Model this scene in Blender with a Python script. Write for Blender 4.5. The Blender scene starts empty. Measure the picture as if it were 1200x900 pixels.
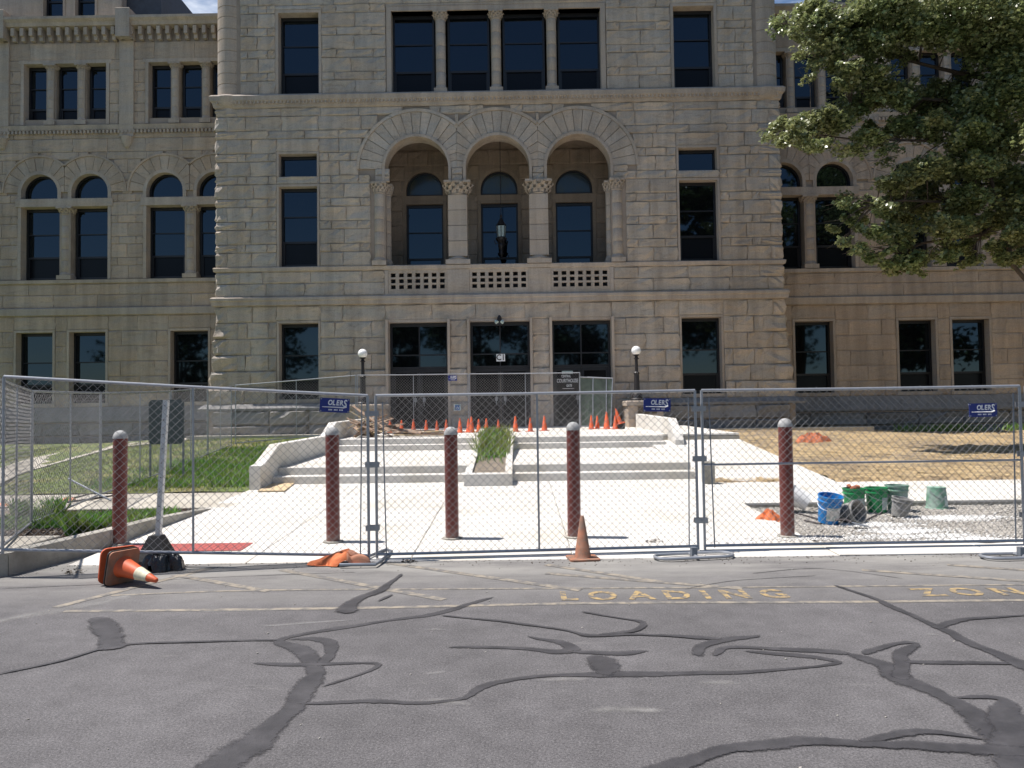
import bpy, math, random, bmesh
import numpy as np
from mathutils import Matrix, Vector
random.seed(7); rng = np.random.default_rng(7)
C = bpy.context.scene.collection
R = math.radians
# ------------------------------------------------------------------ camera
sc = bpy.context.scene
F0 = 900.0; PIT, ROL, YAW = R(1.85), R(0.8116), R(-0.3327); CAMZ = 1.65
cy, sy = math.cos(YAW), math.sin(YAW); cp, sp = math.cos(PIT), math.sin(PIT)
Rt = Vector((cy, -sy, 0)); Fh = Vector((sy, cy, 0))
Fw = Fh * cp + Vector((0, 0, sp)); Up = Fh * -sp + Vector((0, 0, cp))
Rc = Rt * math.cos(ROL) - Up * math.sin(ROL); Uc = Rt * math.sin(ROL) + Up * math.cos(ROL)
cam = bpy.data.cameras.new('camera'); camo = bpy.data.objects.new('camera', cam); C.objects.link(camo)
cam.sensor_width = 36; cam.lens = F0 / 1200 * 36; cam.clip_start = .05; cam.clip_end = 3000
camo.matrix_world = Matrix(((Rc.x, Uc.x, -Fw.x, 0), (Rc.y, Uc.y, -Fw.y, 0), (Rc.z, Uc.z, -Fw.z, CAMZ), (0, 0, 0, 1)))
sc.camera = camo
# ------------------------------------------------------------------ sky, sun, exposure
SUN_EL = R(67.0); sundir = Vector((-1, .09, 0)).normalized() * math.cos(SUN_EL) + Vector((0, 0, math.sin(SUN_EL)))
w = bpy.data.worlds.new('World'); sc.world = w; w.use_nodes = True
nt = w.node_tree; nt.nodes.clear()
st = nt.nodes.new('ShaderNodeTexSky'); st.sky_type = 'NISHITA'; st.sun_disc = False
st.sun_elevation = SUN_EL; st.sun_rotation = math.atan2(sundir.x, sundir.y); st.altitude = 600; st.air_density = 1.0; st.dust_density = 0.25; st.ozone_density = 2.0
bg = nt.nodes.new('ShaderNodeBackground'); bg.inputs[1].default_value = .085
wo = nt.nodes.new('ShaderNodeOutputWorld'); 
tc = nt.nodes.new('ShaderNodeTexCoord'); cn = nt.nodes.new('ShaderNodeTexNoise'); cn.inputs['Scale'].default_value = 2.2; cn.inputs['Detail'].default_value = 7; cn.inputs['Roughness'].default_value = .6
cm = nt.nodes.new('ShaderNodeMapping'); cm.inputs['Scale'].default_value = (1, 1, 2.6); nt.links.new(tc.outputs['Generated'], cm.inputs[0]); nt.links.new(cm.outputs[0], cn.inputs['Vector'])
cr = nt.nodes.new('ShaderNodeMapRange'); cr.inputs[1].default_value = .50; cr.inputs[2].default_value = .62; nt.links.new(cn.outputs[0], cr.inputs[0])
cs = nt.nodes.new('ShaderNodeSeparateXYZ'); nt.links.new(tc.outputs['Generated'], cs.inputs[0]); cy_ = nt.nodes.new('ShaderNodeMapRange'); cy_.inputs[1].default_value = .1; cy_.inputs[2].default_value = .75; nt.links.new(cs.outputs[1], cy_.inputs[0])
ca = nt.nodes.new('ShaderNodeMath'); ca.operation = 'MULTIPLY'; nt.links.new(cr.outputs[0], ca.inputs[0]); nt.links.new(cy_.outputs[0], ca.inputs[1])
cx = nt.nodes.new('ShaderNodeMix'); cx.data_type = 'RGBA'; cx.inputs[7].default_value = (11, 11.3, 11.8, 1); nt.links.new(ca.outputs[0], cx.inputs[0]); nt.links.new(st.outputs[0], cx.inputs[6]); nt.links.new(cx.outputs[2], bg.inputs[0]); nt.links.new(bg.outputs[0], wo.inputs[0])
sl = bpy.data.lights.new('sun', 'SUN'); sl.energy = 5.0; sl.angle = R(.53); sl.color = (1, .945, .90)
so = bpy.data.objects.new('sun', sl); C.objects.link(so); so.rotation_euler = (-sundir).to_track_quat('-Z', 'Y').to_euler()
sc.view_settings.view_transform = 'Standard'; sc.view_settings.look = 'None'; sc.view_settings.exposure = 0.48; sc.view_settings.gamma = 1
sc.cycles.max_bounces = 6; sc.cycles.diffuse_bounces = 3

def ray(px, py): return Fw + Rc * ((px - 600) / F0) + Uc * ((450 - py) / F0)
def at(px, py, Y):
    d = ray(px, py); t = Y / d.y; return Vector((d.x * t, Y, CAMZ + d.z * t))
def on(px, py, z):
    d = ray(px, py); t = (z - CAMZ) / d.z; return Vector((d.x * t, d.y * t, z))

# ------------------------------------------------------------------ materials
def mat(name, col, rough=.8, metal=0, var=.0, vs=3.0, bump=0, bs=20, spec=.5, emis=None, col2=None, c2s=1.0, thr=.5, sharp=.1, orand=0., stretch=None, trans=0):
    m = bpy.data.materials.new(name); m.use_nodes = True; n = m.node_tree; N = n.nodes; L = n.links
    b = N['Principled BSDF']; b.inputs['Roughness'].default_value = rough; b.inputs['Metallic'].default_value = metal
    b.inputs['Specular IOR Level'].default_value = spec
    g = N.new('ShaderNodeNewGeometry')
    pos = g.outputs['Position']
    if stretch:
        mp = N.new('ShaderNodeMapping'); mp.inputs['Scale'].default_value = stretch; L.new(pos, mp.inputs[0]); pos2 = mp.outputs[0]
    else: pos2 = pos
    def rgb(c):
        r = N.new('ShaderNodeRGB'); r.outputs[0].default_value = (*c, 1); return r.outputs[0]
    cur = rgb(col)
    def noise(s, p=None, det=5, ro=.6):
        t = N.new('ShaderNodeTexNoise'); t.inputs['Scale'].default_value = s; t.inputs['Detail'].default_value = det; t.inputs['Roughness'].default_value = ro
        L.new(p or pos2, t.inputs['Vector']); return t.outputs[0]
    def mix(a, bb, f, mode='MIX'):
        x = N.new('ShaderNodeMix'); x.data_type = 'RGBA'; x.blend_type = mode
        if isinstance(f, float): x.inputs[0].default_value = f
        else: L.new(f, x.inputs[0])
        L.new(a, x.inputs[6]); L.new(bb, x.inputs[7]); return x.outputs[2]
    def rampf(v, a, c):
        r = N.new('ShaderNodeMapRange'); r.inputs[1].default_value = a; r.inputs[2].default_value = c; L.new(v, r.inputs[0]); return r.outputs[0]
    if col2: cur = mix(cur, rgb(col2), rampf(noise(c2s), thr - sharp, thr + sharp))
    if var:
        v = rampf(noise(vs), .3, .7); mm = N.new('ShaderNodeMapRange'); mm.inputs[3].default_value = 1 - var; mm.inputs[4].default_value = 1 + var; L.new(v, mm.inputs[0])
        cur = mix(cur, mm.outputs[0], 1.0, 'MULTIPLY')
    if orand:
        oi = N.new('ShaderNodeObjectInfo'); ad = N.new('ShaderNodeMath'); ad.operation = 'ADD'; L.new(oi.outputs['Random'], ad.inputs[0]); L.new(g.outputs['Random Per Island'], ad.inputs[1])
        fr = N.new('ShaderNodeMath'); fr.operation = 'FRACT'; L.new(ad.outputs[0], fr.inputs[0])
        mm = N.new('ShaderNodeMapRange'); mm.inputs[3].default_value = 1 - orand; mm.inputs[4].default_value = 1 + orand; L.new(fr.outputs[0], mm.inputs[0])
        cur = mix(cur, mm.outputs[0], 1.0, 'MULTIPLY')
    L.new(cur, b.inputs['Base Color'])
    if bump:
        bp = N.new('ShaderNodeBump'); bp.inputs['Strength'].default_value = 1; bp.inputs['Distance'].default_value = bump
        L.new(noise(bs, pos, 6, .65), bp.inputs['Height']); L.new(bp.outputs[0], b.inputs['Normal'])
    if emis: b.inputs['Emission Color'].default_value = (*emis, 1); b.inputs['Emission Strength'].default_value = 1
    if trans:
        tr = N.new('ShaderNodeBsdfTranslucent'); L.new(cur, tr.inputs[0]); ms = N.new('ShaderNodeMixShader'); ms.inputs[0].default_value = trans
        L.new(b.outputs[0], ms.inputs[1]); L.new(tr.outputs[0], ms.inputs[2]); L.new(ms.outputs[0], N['Material Output'].inputs[0])
    m['h'] = 1
    return m

def stone_mat(name, warm, grey, buff, bumpd=.038, bs=6, orand=.09, streak=1.0):
    m = bpy.data.materials.new(name); m.use_nodes = True; n = m.node_tree; N = n.nodes; L = n.links
    b = N['Principled BSDF']; b.inputs['Roughness'].default_value = .9; b.inputs['Specular IOR Level'].default_value = .25
    g = N.new('ShaderNodeNewGeometry'); oi = N.new('ShaderNodeObjectInfo')
    ad = N.new('ShaderNodeMath'); ad.operation = 'ADD'; L.new(oi.outputs['Random'], ad.inputs[0]); L.new(g.outputs['Random Per Island'], ad.inputs[1])
    fr = N.new('ShaderNodeMath'); fr.operation = 'FRACT'; L.new(ad.outputs[0], fr.inputs[0])
    # each stone gets its own piece of the veining
    sh = N.new('ShaderNodeVectorMath'); sh.operation = 'SCALE'; sh.inputs[0].default_value = (37, 11, 53); L.new(fr.outputs[0], sh.inputs[3])
    ps = N.new('ShaderNodeVectorMath'); ps.operation = 'ADD'; L.new(g.outputs['Position'], ps.inputs[0]); L.new(sh.outputs[0], ps.inputs[1])
    mp = N.new('ShaderNodeMapping'); mp.inputs['Scale'].default_value = (.8, .8, 3.4); mp.inputs['Rotation'].default_value = (0, .12, 0); L.new(ps.outputs[0], mp.inputs[0])
    def noise(s, v, det=5, ro=.6, dist=0):
        t = N.new('ShaderNodeTexNoise'); t.inputs['Scale'].default_value = s; t.inputs['Detail'].default_value = det; t.inputs['Roughness'].default_value = ro; t.inputs['Distortion'].default_value = dist
        L.new(v, t.inputs['Vector']); return t.outputs[0]
    def rampf(v, a, c, lo=0, hi=1):
        r = N.new('ShaderNodeMapRange'); r.inputs[1].default_value = a; r.inputs[2].default_value = c; r.inputs[3].default_value = lo; r.inputs[4].default_value = hi; L.new(v, r.inputs[0]); return r.outputs[0]
    def rgb(c):
        r = N.new('ShaderNodeRGB'); r.outputs[0].default_value = (*c, 1); return r.outputs[0]
    def mix(a, bb, f, mode='MIX'):
        x = N.new('ShaderNodeMix'); x.data_type = 'RGBA'; x.blend_type = mode
        if isinstance(f, float): x.inputs[0].default_value = f
        else: L.new(f, x.inputs[0])
        L.new(a, x.inputs[6]); L.new(bb, x.inputs[7]); return x.outputs[2]
    c = mix(rgb(warm), rgb(grey), rampf(noise(.7, mp.outputs[0], 3), .36, .64))
    c = mix(c, rgb(buff), rampf(noise(1.1, mp.outputs[0], 4, .6, .6), .56, .74, 0, .55))
    c = mix(c, rgb(tuple(x * .52 for x in grey)), rampf(noise(1.6, mp.outputs[0], 7, .7, 1.2), .54, .68, 0, .62 * streak))
    c = mix(c, rgb(tuple(x * .8 for x in warm)), rampf(noise(.16, g.outputs['Position'], 3), .45, .65, 0, .4))
    mv = N.new('ShaderNodeMapping'); mv.inputs['Scale'].default_value = (2.6, 2.6, .22); L.new(g.outputs['Position'], mv.inputs[0])
    c = mix(c, rampf(noise(1.0, mv.outputs[0], 5, .65), .38, .66, 1.08, .80), 1.0, 'MULTIPLY')
    c = mix(c, rampf(fr.outputs[0], 0, 1, 1 - orand, 1 + orand), 1.0, 'MULTIPLY')
    c = mix(c, rampf(noise(30, g.outputs['Position'], 4), .3, .7, .86, 1.12), 1.0, 'MULTIPLY')
    L.new(c, b.inputs['Base Color'])
    if bumpd:
        bp = N.new('ShaderNodeBump'); bp.inputs['Distance'].default_value = bumpd; bp.inputs['Strength'].default_value = .9
        L.new(noise(bs, ps.outputs[0], 7, .68, .4), bp.inputs['Height']); L.new(bp.outputs[0], b.inputs['Normal'])
    return m

def asphalt_mat():
    m = bpy.data.materials.new('asphalt'); m.use_nodes = True; n = m.node_tree; N = n.nodes; L = n.links
    b = N['Principled BSDF']; b.inputs['Roughness'].default_value = .85; b.inputs['Specular IOR Level'].default_value = .35
    g = N.new('ShaderNodeNewGeometry'); P = g.outputs['Position']
    def noise(s, det=4, ro=.6, v=None, dist=0):
        t = N.new('ShaderNodeTexNoise'); t.inputs['Scale'].default_value = s; t.inputs['Detail'].default_value = det; t.inputs['Roughness'].default_value = ro; t.inputs['Distortion'].default_value = dist; L.new(v or P, t.inputs['Vector']); return t.outputs[0]
    def rampf(v, a, c, lo=0, hi=1):
        r = N.new('ShaderNodeMapRange'); r.inputs[1].default_value = a; r.inputs[2].default_value = c; r.inputs[3].default_value = lo; r.inputs[4].default_value = hi; L.new(v, r.inputs[0]); return r.outputs[0]
    def rgb(c):
        r = N.new('ShaderNodeRGB'); r.outputs[0].default_value = (*c, 1); return r.outputs[0]
    def mix(a, bb, f, mode='MIX'):
        x = N.new('ShaderNodeMix'); x.data_type = 'RGBA'; x.blend_type = mode
        if isinstance(f, float): x.inputs[0].default_value = f
        else: L.new(f, x.inputs[0])
        L.new(a, x.inputs[6]); L.new(bb, x.inputs[7]); return x.outputs[2]
    c = rgb((.105, .100, .1015))
    c = mix(c, rampf(noise(.55, 5, .6), .3, .7, .78, 1.18), 1.0, 'MULTIPLY')
    c = mix(c, rampf(noise(4, 7, .75), .3, .7, .80, 1.2), 1.0, 'MULTIPLY')
    vo = N.new('ShaderNodeTexVoronoi'); vo.inputs['Scale'].default_value = 95; L.new(P, vo.inputs['Vector'])
    c = mix(c, rgb((.30, .285, .27)), rampf(vo.outputs[0], .22, .12, 0, .55))
    c = mix(c, rampf(noise(75, 5, .85), .38, .62, .55, 1.5), 1.0, 'MULTIPLY')
    # pale scuffs, and concrete dust carried over the edge of the new slab
    mp = N.new('ShaderNodeMapping'); mp.inputs['Scale'].default_value = (.5, 1.8, 1); L.new(P, mp.inputs[0])
    c = mix(c, rgb((.26, .25, .235)), rampf(noise(1.6, 8, .75, mp.outputs[0], .5), .62, .78, 0, .6))
    sx = N.new('ShaderNodeSeparateXYZ'); L.new(P, sx.inputs[0])
    ed = rampf(sx.outputs[1], 6.3, 8.5); nz = rampf(noise(1.1, 6, .65, mp.outputs[0]), .3, .62, .1, 1.0)
    mu = N.new('ShaderNodeMath'); mu.operation = 'MULTIPLY'; L.new(ed, mu.inputs[0]); L.new(nz, mu.inputs[1])
    c = mix(c, rgb((.30, .29, .265)), mu.outputs[0])
    L.new(c, b.inputs['Base Color'])
    bp = N.new('ShaderNodeBump'); bp.inputs['Distance'].default_value = .004; L.new(noise(110, 4, .7), bp.inputs['Height']); L.new(bp.outputs[0], b.inputs['Normal'])
    return m

def worn(name, col, base, amount=.5, scale=9, rough=.8):
    m = mat(name, col, rough, var=.1, vs=20, bump=.002, bs=90, col2=base, c2s=scale, thr=amount, sharp=.09); return m

M = {}
M['stone'] = stone_mat('rock_faced_limestone', (.50, .41, .32), (.41, .38, .34), (.55, .42, .29))
M['stonew'] = stone_mat('wing_limestone', (.47, .365, .275), (.395, .34, .285), (.50, .375, .255), orand=.09, streak=.7)
M['smooth'] = stone_mat('dressed_limestone', (.46, .38, .30), (.40, .355, .315), (.48, .37, .27), .006, 14, .05, .5)
M['core'] = mat('mortar_and_backing', (.32, .265, .215), .95, var=.15, vs=2, bump=.004, bs=30)
M['plinth'] = stone_mat('plinth_stone', (.27, .255, .24), (.25, .25, .25), (.33, .30, .27), .05, 5, .12)
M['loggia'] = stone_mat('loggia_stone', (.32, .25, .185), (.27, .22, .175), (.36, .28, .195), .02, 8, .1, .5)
M['frame'] = mat('dark_painted_window_frame', (.010, .010, .013), .45)
def glass_mat():
    m = bpy.data.materials.new('window_glass'); m.use_nodes = True; N = m.node_tree.nodes; L = m.node_tree.links; b = N['Principled BSDF']
    b.inputs['Base Color'].default_value = (.003, .0035, .0045, 1); b.inputs['Roughness'].default_value = .03; b.inputs['IOR'].default_value = 1.66; b.inputs['Specular Tint'].default_value = (.58, .80, 1.0, 1); b.inputs['Specular IOR Level'].default_value = .5
    g = N.new('ShaderNodeNewGeometry'); t = N.new('ShaderNodeTexNoise'); t.inputs['Scale'].default_value = .8; t.inputs['Detail'].default_value = 1; L.new(g.outputs['Position'], t.inputs['Vector'])
    bp = N.new('ShaderNodeBump'); bp.inputs['Distance'].default_value = .006; bp.inputs['Strength'].default_value = .5; L.new(t.outputs[0], bp.inputs['Height']); L.new(bp.outputs[0], b.inputs['Normal']); return m
M['glass'] = glass_mat()
M['screen'] = mat('insect_screened_glass', (.006, .007, .010), .25, spec=.16)
M['doorglass'] = mat('dusty_door_glass', (.006, .006, .008), .12, spec=.12)
M['stained'] = mat('leaded_glass', (.035, .045, .03), .12, col2=(.02, .04, .06), c2s=1.2)
M['asphalt'] = asphalt_mat()
M['tar'] = mat('crack_sealant', (.044, .043, .047), .55, var=.2, vs=6, col2=(.075, .072, .073), c2s=7, thr=.58, sharp=.14)

def edged(name, base, dark, lo=.22, hi=.62, amax=.96, rough=.6):
    """a thin film on the asphalt whose edge breaks up where the film runs out"""
    m = mat(name, base, rough, var=.3, vs=5, bump=.003, bs=80, col2=dark, c2s=6, thr=.55, sharp=.15); n = m.node_tree; N = n.nodes; L = n.links
    at_ = N.new('ShaderNodeAttribute'); at_.attribute_name = 'edge'; g = N.new('ShaderNodeNewGeometry')
    def nz(s_):
        t = N.new('ShaderNodeTexNoise'); t.inputs['Scale'].default_value = s_; t.inputs['Detail'].default_value = 6; t.inputs['Roughness'].default_value = .7; L.new(g.outputs['Position'], t.inputs['Vector']); return t.outputs[0]
    def mth(op, a, b):
        q = N.new('ShaderNodeMath'); q.operation = op
        for k, v in enumerate((a, b)):
            if isinstance(v, (int, float)): q.inputs[k].default_value = v
            else: L.new(v, q.inputs[k])
        return q.outputs[0]
    v = mth('ADD', at_.outputs['Fac'], mth('MULTIPLY', mth('SUBTRACT', nz(9), .5), .8)); v = mth('ADD', v, mth('MULTIPLY', mth('SUBTRACT', nz(60), .5), .55))
    r_ = N.new('ShaderNodeMapRange'); r_.inputs[1].default_value = lo; r_.inputs[2].default_value = hi; r_.inputs[4].default_value = amax; L.new(v, r_.inputs[0])
    L.new(r_.outputs[0], N['Principled BSDF'].inputs['Alpha']); return m
M['tar'] = edged('crack_sealant', (.040, .038, .041), (.062, .059, .062), .30, .52, .95)
M['dust'] = edged('chalky_dust', (.36, .35, .33), (.24, .23, .22), .5, 1.2, .5, .9)
M['crack'] = edged('hairline_crack', (.03, .028, .03), (.05, .05, .05), .45, .75, .9, .9)
M['yellow'] = worn('worn_yellow_paint', (.38, .27, .12), (.125, .115, .105), .50, 14)
M['palepaint'] = worn('worn_pale_paint', (.27, .235, .185), (.135, .128, .12), .50, 9)
M['whiteline'] = worn('chalky_white_patch', (.32, .31, .30), (.125, .12, .118), .44, 10)
M['concrete'] = mat('new_concrete', (.62, .595, .55), .85, var=.06, vs=2.2, bump=.003, bs=60, col2=(.50, .46, .385), c2s=.8, thr=.60, sharp=.12, orand=.03)
M['oldconc'] = mat('weathered_concrete', (.46, .425, .36), .9, var=.1, vs=3, bump=.004, bs=50, col2=(.38, .345, .285), c2s=1.5)
M['kerb'] = mat('kerb_concrete', (.36, .34, .295), .9, var=.14, vs=4, bump=.006, bs=40, col2=(.25, .235, .2), c2s=2.2)
M['ground'] = mat('open_ground', (.07, .085, .04), .95, var=.2, vs=.5)
M['soil'] = mat('dry_soil', (.20, .165, .125), .95, var=.25, vs=8, bump=.03, bs=18)
M['mulch'] = mat('brown_mulch', (.075, .052, .036), .95, var=.35, vs=16, bump=.03, bs=30)
M['turf'] = mat('turf', (.115, .15, .04), .95, var=.3, vs=1.4, bump=.02, bs=40, col2=(.23, .19, .085), c2s=.9, thr=.6, sharp=.12)
M['grass'] = mat('grass_blades', (.19, .26, .055), .7, orand=.3, col2=(.24, .25, .08), c2s=1.0, trans=.25)
M['weed'] = mat('weeds', (.14, .31, .055), .6, orand=.35, col2=(.21, .27, .07), c2s=3, trans=.25)
M['strawbed'] = mat('straw_bed', (.44, .325, .18), .95, var=.3, vs=5, bump=.04, bs=30, col2=(.22, .175, .125), c2s=.6, thr=.55, sharp=.1)
M['straw'] = mat('straw_stalks', (.72, .56, .30), .8, orand=.35, col2=(.46, .35, .21), c2s=1.0)
M['gravelbed'] = mat('gravel_fines', (.40, .37, .325), .95, var=.2, vs=7, bump=.02, bs=50)
M['gravel'] = mat('crushed_stone', (.37, .345, .305), .9, orand=.28)
M['powder'] = mat('white_powder', (.78, .77, .74), .95, bump=.02, bs=40)
M['galv'] = mat('galvanised_steel', (.34, .355, .38), .45, .5, var=.1, vs=20)
M['galvd'] = mat('weathered_steel_tube', (.20, .22, .25), .5, .4, var=.15, vs=15)
M['wire'] = mat('chain_link_wire', (.23, .23, .235), .5, .35)
M['red'] = mat('oxblood_bollard_paint', (.13, .026, .020), .5, var=.14, vs=14, bump=.002, bs=50, col2=(.17, .06, .05), c2s=8, thr=.68, sharp=.06)
M['cap'] = mat('weathered_bollard_cap', (.36, .36, .35), .8, var=.2, vs=20, bump=.004, bs=60)
M['orange'] = mat('orange_cone_plastic', (.56, .10, .032), .55, var=.15, vs=12, orand=.15)
M['oldorange'] = mat('dirty_cone_plastic', (.33, .135, .075), .75, var=.22, vs=12, col2=(.22, .14, .10), c2s=8)
M['band'] = mat('dirty_reflective_collar', (.62, .58, .42), .6, var=.15, vs=25)
M['palegalv'] = mat('pale_galvanised_post', (.60, .62, .63), .5, .3, var=.08, vs=15)
M['rubber'] = mat('black_rubber', (.018, .018, .018), .55, var=.3, vs=15, bump=.004, bs=40)
M['bagblack'] = mat('black_plastic_sack', (.012, .012, .013), .25, spec=.7, bump=.01, bs=30)
M['blue'] = mat('navy_sign_enamel', (.012, .028, .20), .4, var=.1, vs=5)
M['white'] = mat('white_lettering', (.8, .8, .8), .6)
M['signback'] = mat('bare_aluminium_sign', (.072, .088, .092), .6, .0, var=.1, vs=4)
M['orangecloth'] = mat('faded_orange_cloth', (.62, .165, .055), .8, var=.18, vs=12, bump=.006, bs=40)
M['pinkcloth'] = mat('sun_bleached_orange_cloth', (.66, .30, .18), .8, var=.1, vs=12)
M['netting'] = mat('orange_netting', (.50, .17, .085), .85, var=.35, vs=20, bump=.02, bs=50)
M['green'] = mat('green_bucket_plastic', (.02, .27, .09), .4, var=.15, vs=8)
M['palegreen'] = mat('dusty_green_bucket', (.13, .30, .20), .7, var=.25, vs=9, col2=(.30, .40, .34), c2s=7)
M['bluepl'] = mat('blue_bucket_plastic', (.012, .19, .50), .4, var=.08, vs=8)
M['whitepl'] = mat('white_bucket_plastic', (.74, .74, .72), .5, var=.05, vs=8)
M['label'] = mat('printed_label', (.42, .52, .50), .6, var=.25, vs=40)
M['labelw'] = mat('white_printed_label', (.62, .60, .58), .6, var=.2, vs=30, col2=(.15, .42, .42), c2s=12, thr=.6)
M['cement'] = mat('cement_crust', (.27, .265, .25), .95, var=.25, vs=25, bump=.01, bs=60)
M['wood'] = mat('weathered_boards', (.21, .145, .10), .85, var=.25, vs=8, orand=.45, bump=.004, bs=40)
M['ply'] = mat('plywood', (.52, .40, .24), .8, var=.12, vs=6)
M['black'] = mat('black_cast_iron', (.018, .015, .015), .5, var=.2, vs=20)
M['globe'] = mat('white_glass_globe', (.85, .85, .83), .25, spec=.6)
M['tactile'] = mat('red_tactile_paving', (.36, .085, .075), .85, var=.12, vs=10)
M['darksteel'] = mat('rusty_bar', (.06, .05, .05), .7)
M['bark'] = mat('bark', (.085, .065, .05), .95, var=.3, vs=9, bump=.02, bs=25)
M['leaf'] = mat('maple_leaves', (.19, .245, .095), .38, orand=.35, col2=(.25, .27, .115), c2s=.8, trans=.35, spec=.8)
M['leafdark'] = mat('far_leaves', (.04, .07, .02), .7, orand=.3)
M['slate'] = mat('slate_roof', (.05, .055, .07), .6, var=.2, vs=5)
M['greenmesh'] = mat('green_privacy_mesh', (.13, .17, .13), .8, var=.3, vs=6)
M['bluesign'] = mat('blue_access_sign', (.02, .13, .36), .5)
M['brown'] = mat('debris', (.09, .07, .05), .9, orand=.4)

# ------------------------------------------------------------------ object helpers
W = {}
def tag(o, label=None, cat=None, group=None, kind=None):
    if label: o['label'] = label
    if cat: o['category'] = cat
    if group: o['group'] = group
    if kind: o['kind'] = kind
    return o
def thing(name, label, cat, loc=(0, 0, 0), rz=0, group=None, rot=None):
    o = bpy.data.objects.new(name, None); C.objects.link(o); o.location = loc
    o.rotation_euler = rot if rot else (0, 0, rz); o.empty_display_size = .2
    W[o.name] = Matrix.LocRotScale(Vector(loc), o.rotation_euler, None)
    return tag(o, label, cat, group)
def attach(o, parent, world):
    if parent:
        o.parent = parent
        if world:
            o.matrix_parent_inverse = W.get(parent.name, Matrix()).inverted()
            W[o.name] = Matrix()
        else: W[o.name] = W.get(parent.name, Matrix()) @ o.matrix_basis
    else: W[o.name] = o.matrix_basis.copy()
class MB:
    def __init__(s): s.v = []; s.f = []; s.m = []; s.cur = 0
    def add(s, vs, fs):
        n = len(s.v); s.v += [tuple(v) for v in vs]; s.f += [tuple(i + n for i in f) for f in fs]; s.m += [s.cur] * len(fs); return s
    def box(s, x0, x1, y0, y1, z0, z1, Mx=None):
        vs = [(x0, y0, z0), (x1, y0, z0), (x1, y1, z0), (x0, y1, z0), (x0, y0, z1), (x1, y0, z1), (x1, y1, z1), (x0, y1, z1)]
        if Mx: vs = [Mx @ Vector(v) for v in vs]
        return s.add(vs, [(0, 3, 2, 1), (4, 5, 6, 7), (0, 1, 5, 4), (1, 2, 6, 5), (2, 3, 7, 6), (3, 0, 4, 7)])
    def cbox(s, x0, x1, y0, y1, z0, z1, c=.01, Mx=None):   # box with chamfered top edges
        vs = [(x0, y0, z0), (x1, y0, z0), (x1, y1, z0), (x0, y1, z0), (x0, y0, z1 - c), (x1, y0, z1 - c), (x1, y1, z1 - c), (x0, y1, z1 - c),
              (x0 + c, y0 + c, z1), (x1 - c, y0 + c, z1), (x1 - c, y1 - c, z1), (x0 + c, y1 - c, z1)]
        if Mx: vs = [Mx @ Vector(v) for v in vs]
        return s.add(vs, [(0, 3, 2, 1), (0, 1, 5, 4), (1, 2, 6, 5), (2, 3, 7, 6), (3, 0, 4, 7), (4, 5, 9, 8), (5, 6, 10, 9), (6, 7, 11, 10), (7, 4, 8, 11), (8, 9, 10, 11)])
    def tube(s, pts, r, n=8, r1=None, caps=True):
        pts = [Vector(p) for p in pts]; k = len(pts); rr = [r + ((r1 if r1 is not None else r) - r) * i / (k - 1) for i in range(k)] if not isinstance(r, list) else r
        vs = []; ref = None
        for i, p in enumerate(pts):
            t = (pts[min(i + 1, k - 1)] - pts[max(i - 1, 0)]).normalized()
            if ref is None: ref = Vector((0, 0, 1)) if abs(t.z) < .9 else Vector((1, 0, 0))
            a = t.cross(ref).normalized(); b = t.cross(a).normalized(); ref = -b if abs(t.dot(b)) < .9 else ref
            ref = b.cross(t).cross(t) if False else ref
            for j in range(n):
                an = 2 * math.pi * j / n; vs.append(p + a * math.cos(an) * rr[i] + b * math.sin(an) * rr[i])
        fs = [(i * n + j, i * n + (j + 1) % n, (i + 1) * n + (j + 1) % n, (i + 1) * n + j) for i in range(k - 1) for j in range(n)]
        if caps: fs += [tuple(range(n))[::-1], tuple((k - 1) * n + j for j in range(n))]
        return s.add(vs, fs)
    def lathe(s, prof, n=16, c=(0, 0, 0), Mx=None, flute=None):
        vs = []
        for r, z in prof:
            for j in range(n):
                a = 2 * math.pi * j / n; q = r * (1 - (flute * (j % 2) if flute else 0)); vs.append((c[0] + q * math.cos(a), c[1] + q * math.sin(a), c[2] + z))
        if Mx: vs = [Mx @ Vector(v) for v in vs]
        k = len(prof)
        fs = [(i * n + j, i * n + (j + 1) % n, (i + 1) * n + (j + 1) % n, (i + 1) * n + j) for i in range(k - 1) for j in range(n)]
        fs += [tuple(range(n))[::-1], tuple((k - 1) * n + j for j in range(n))]
        return s.add(vs, fs)
    def mesh(s, name, mats, smooth=False):
        me = bpy.data.meshes.new(name); me.from_pydata(s.v, [], s.f)
        for m in (mats if isinstance(mats, (list, tuple)) else [mats]): me.materials.append(m)
        if len(me.materials) > 1: me.polygons.foreach_set('material_index', s.m)
        if smooth: me.shade_smooth(); 
        me.update(); return me
    def build(s, name, mats, parent=None, smooth=False, world=False, loc=None, rot=None, angle=None):
        o = bpy.data.objects.new(name, s.mesh(name, mats, smooth)); C.objects.link(o)
        if loc: o.location = loc
        if rot: o.rotation_euler = rot
        if smooth: 
            try: o.data.set_sharp_from_angle(angle=R(angle or 40))
            except Exception: pass
        attach(o, parent, world); return o
def mobj(name, me, parent=None, Mx=None, world=False):
    o = bpy.data.objects.new(name, me); C.objects.link(o)
    if Mx is not None: o.matrix_basis = Mx
    if parent:
        o.parent = parent
        if world: o.matrix_parent_inverse = W.get(parent.name, Matrix()).inverted()
    return o
def copy_tree(o, parent=None, **kw):
    c = o.copy(); C.objects.link(c); c.parent = parent
    for ch in list(o.children): copy_tree(ch, c)
    return c
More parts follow.
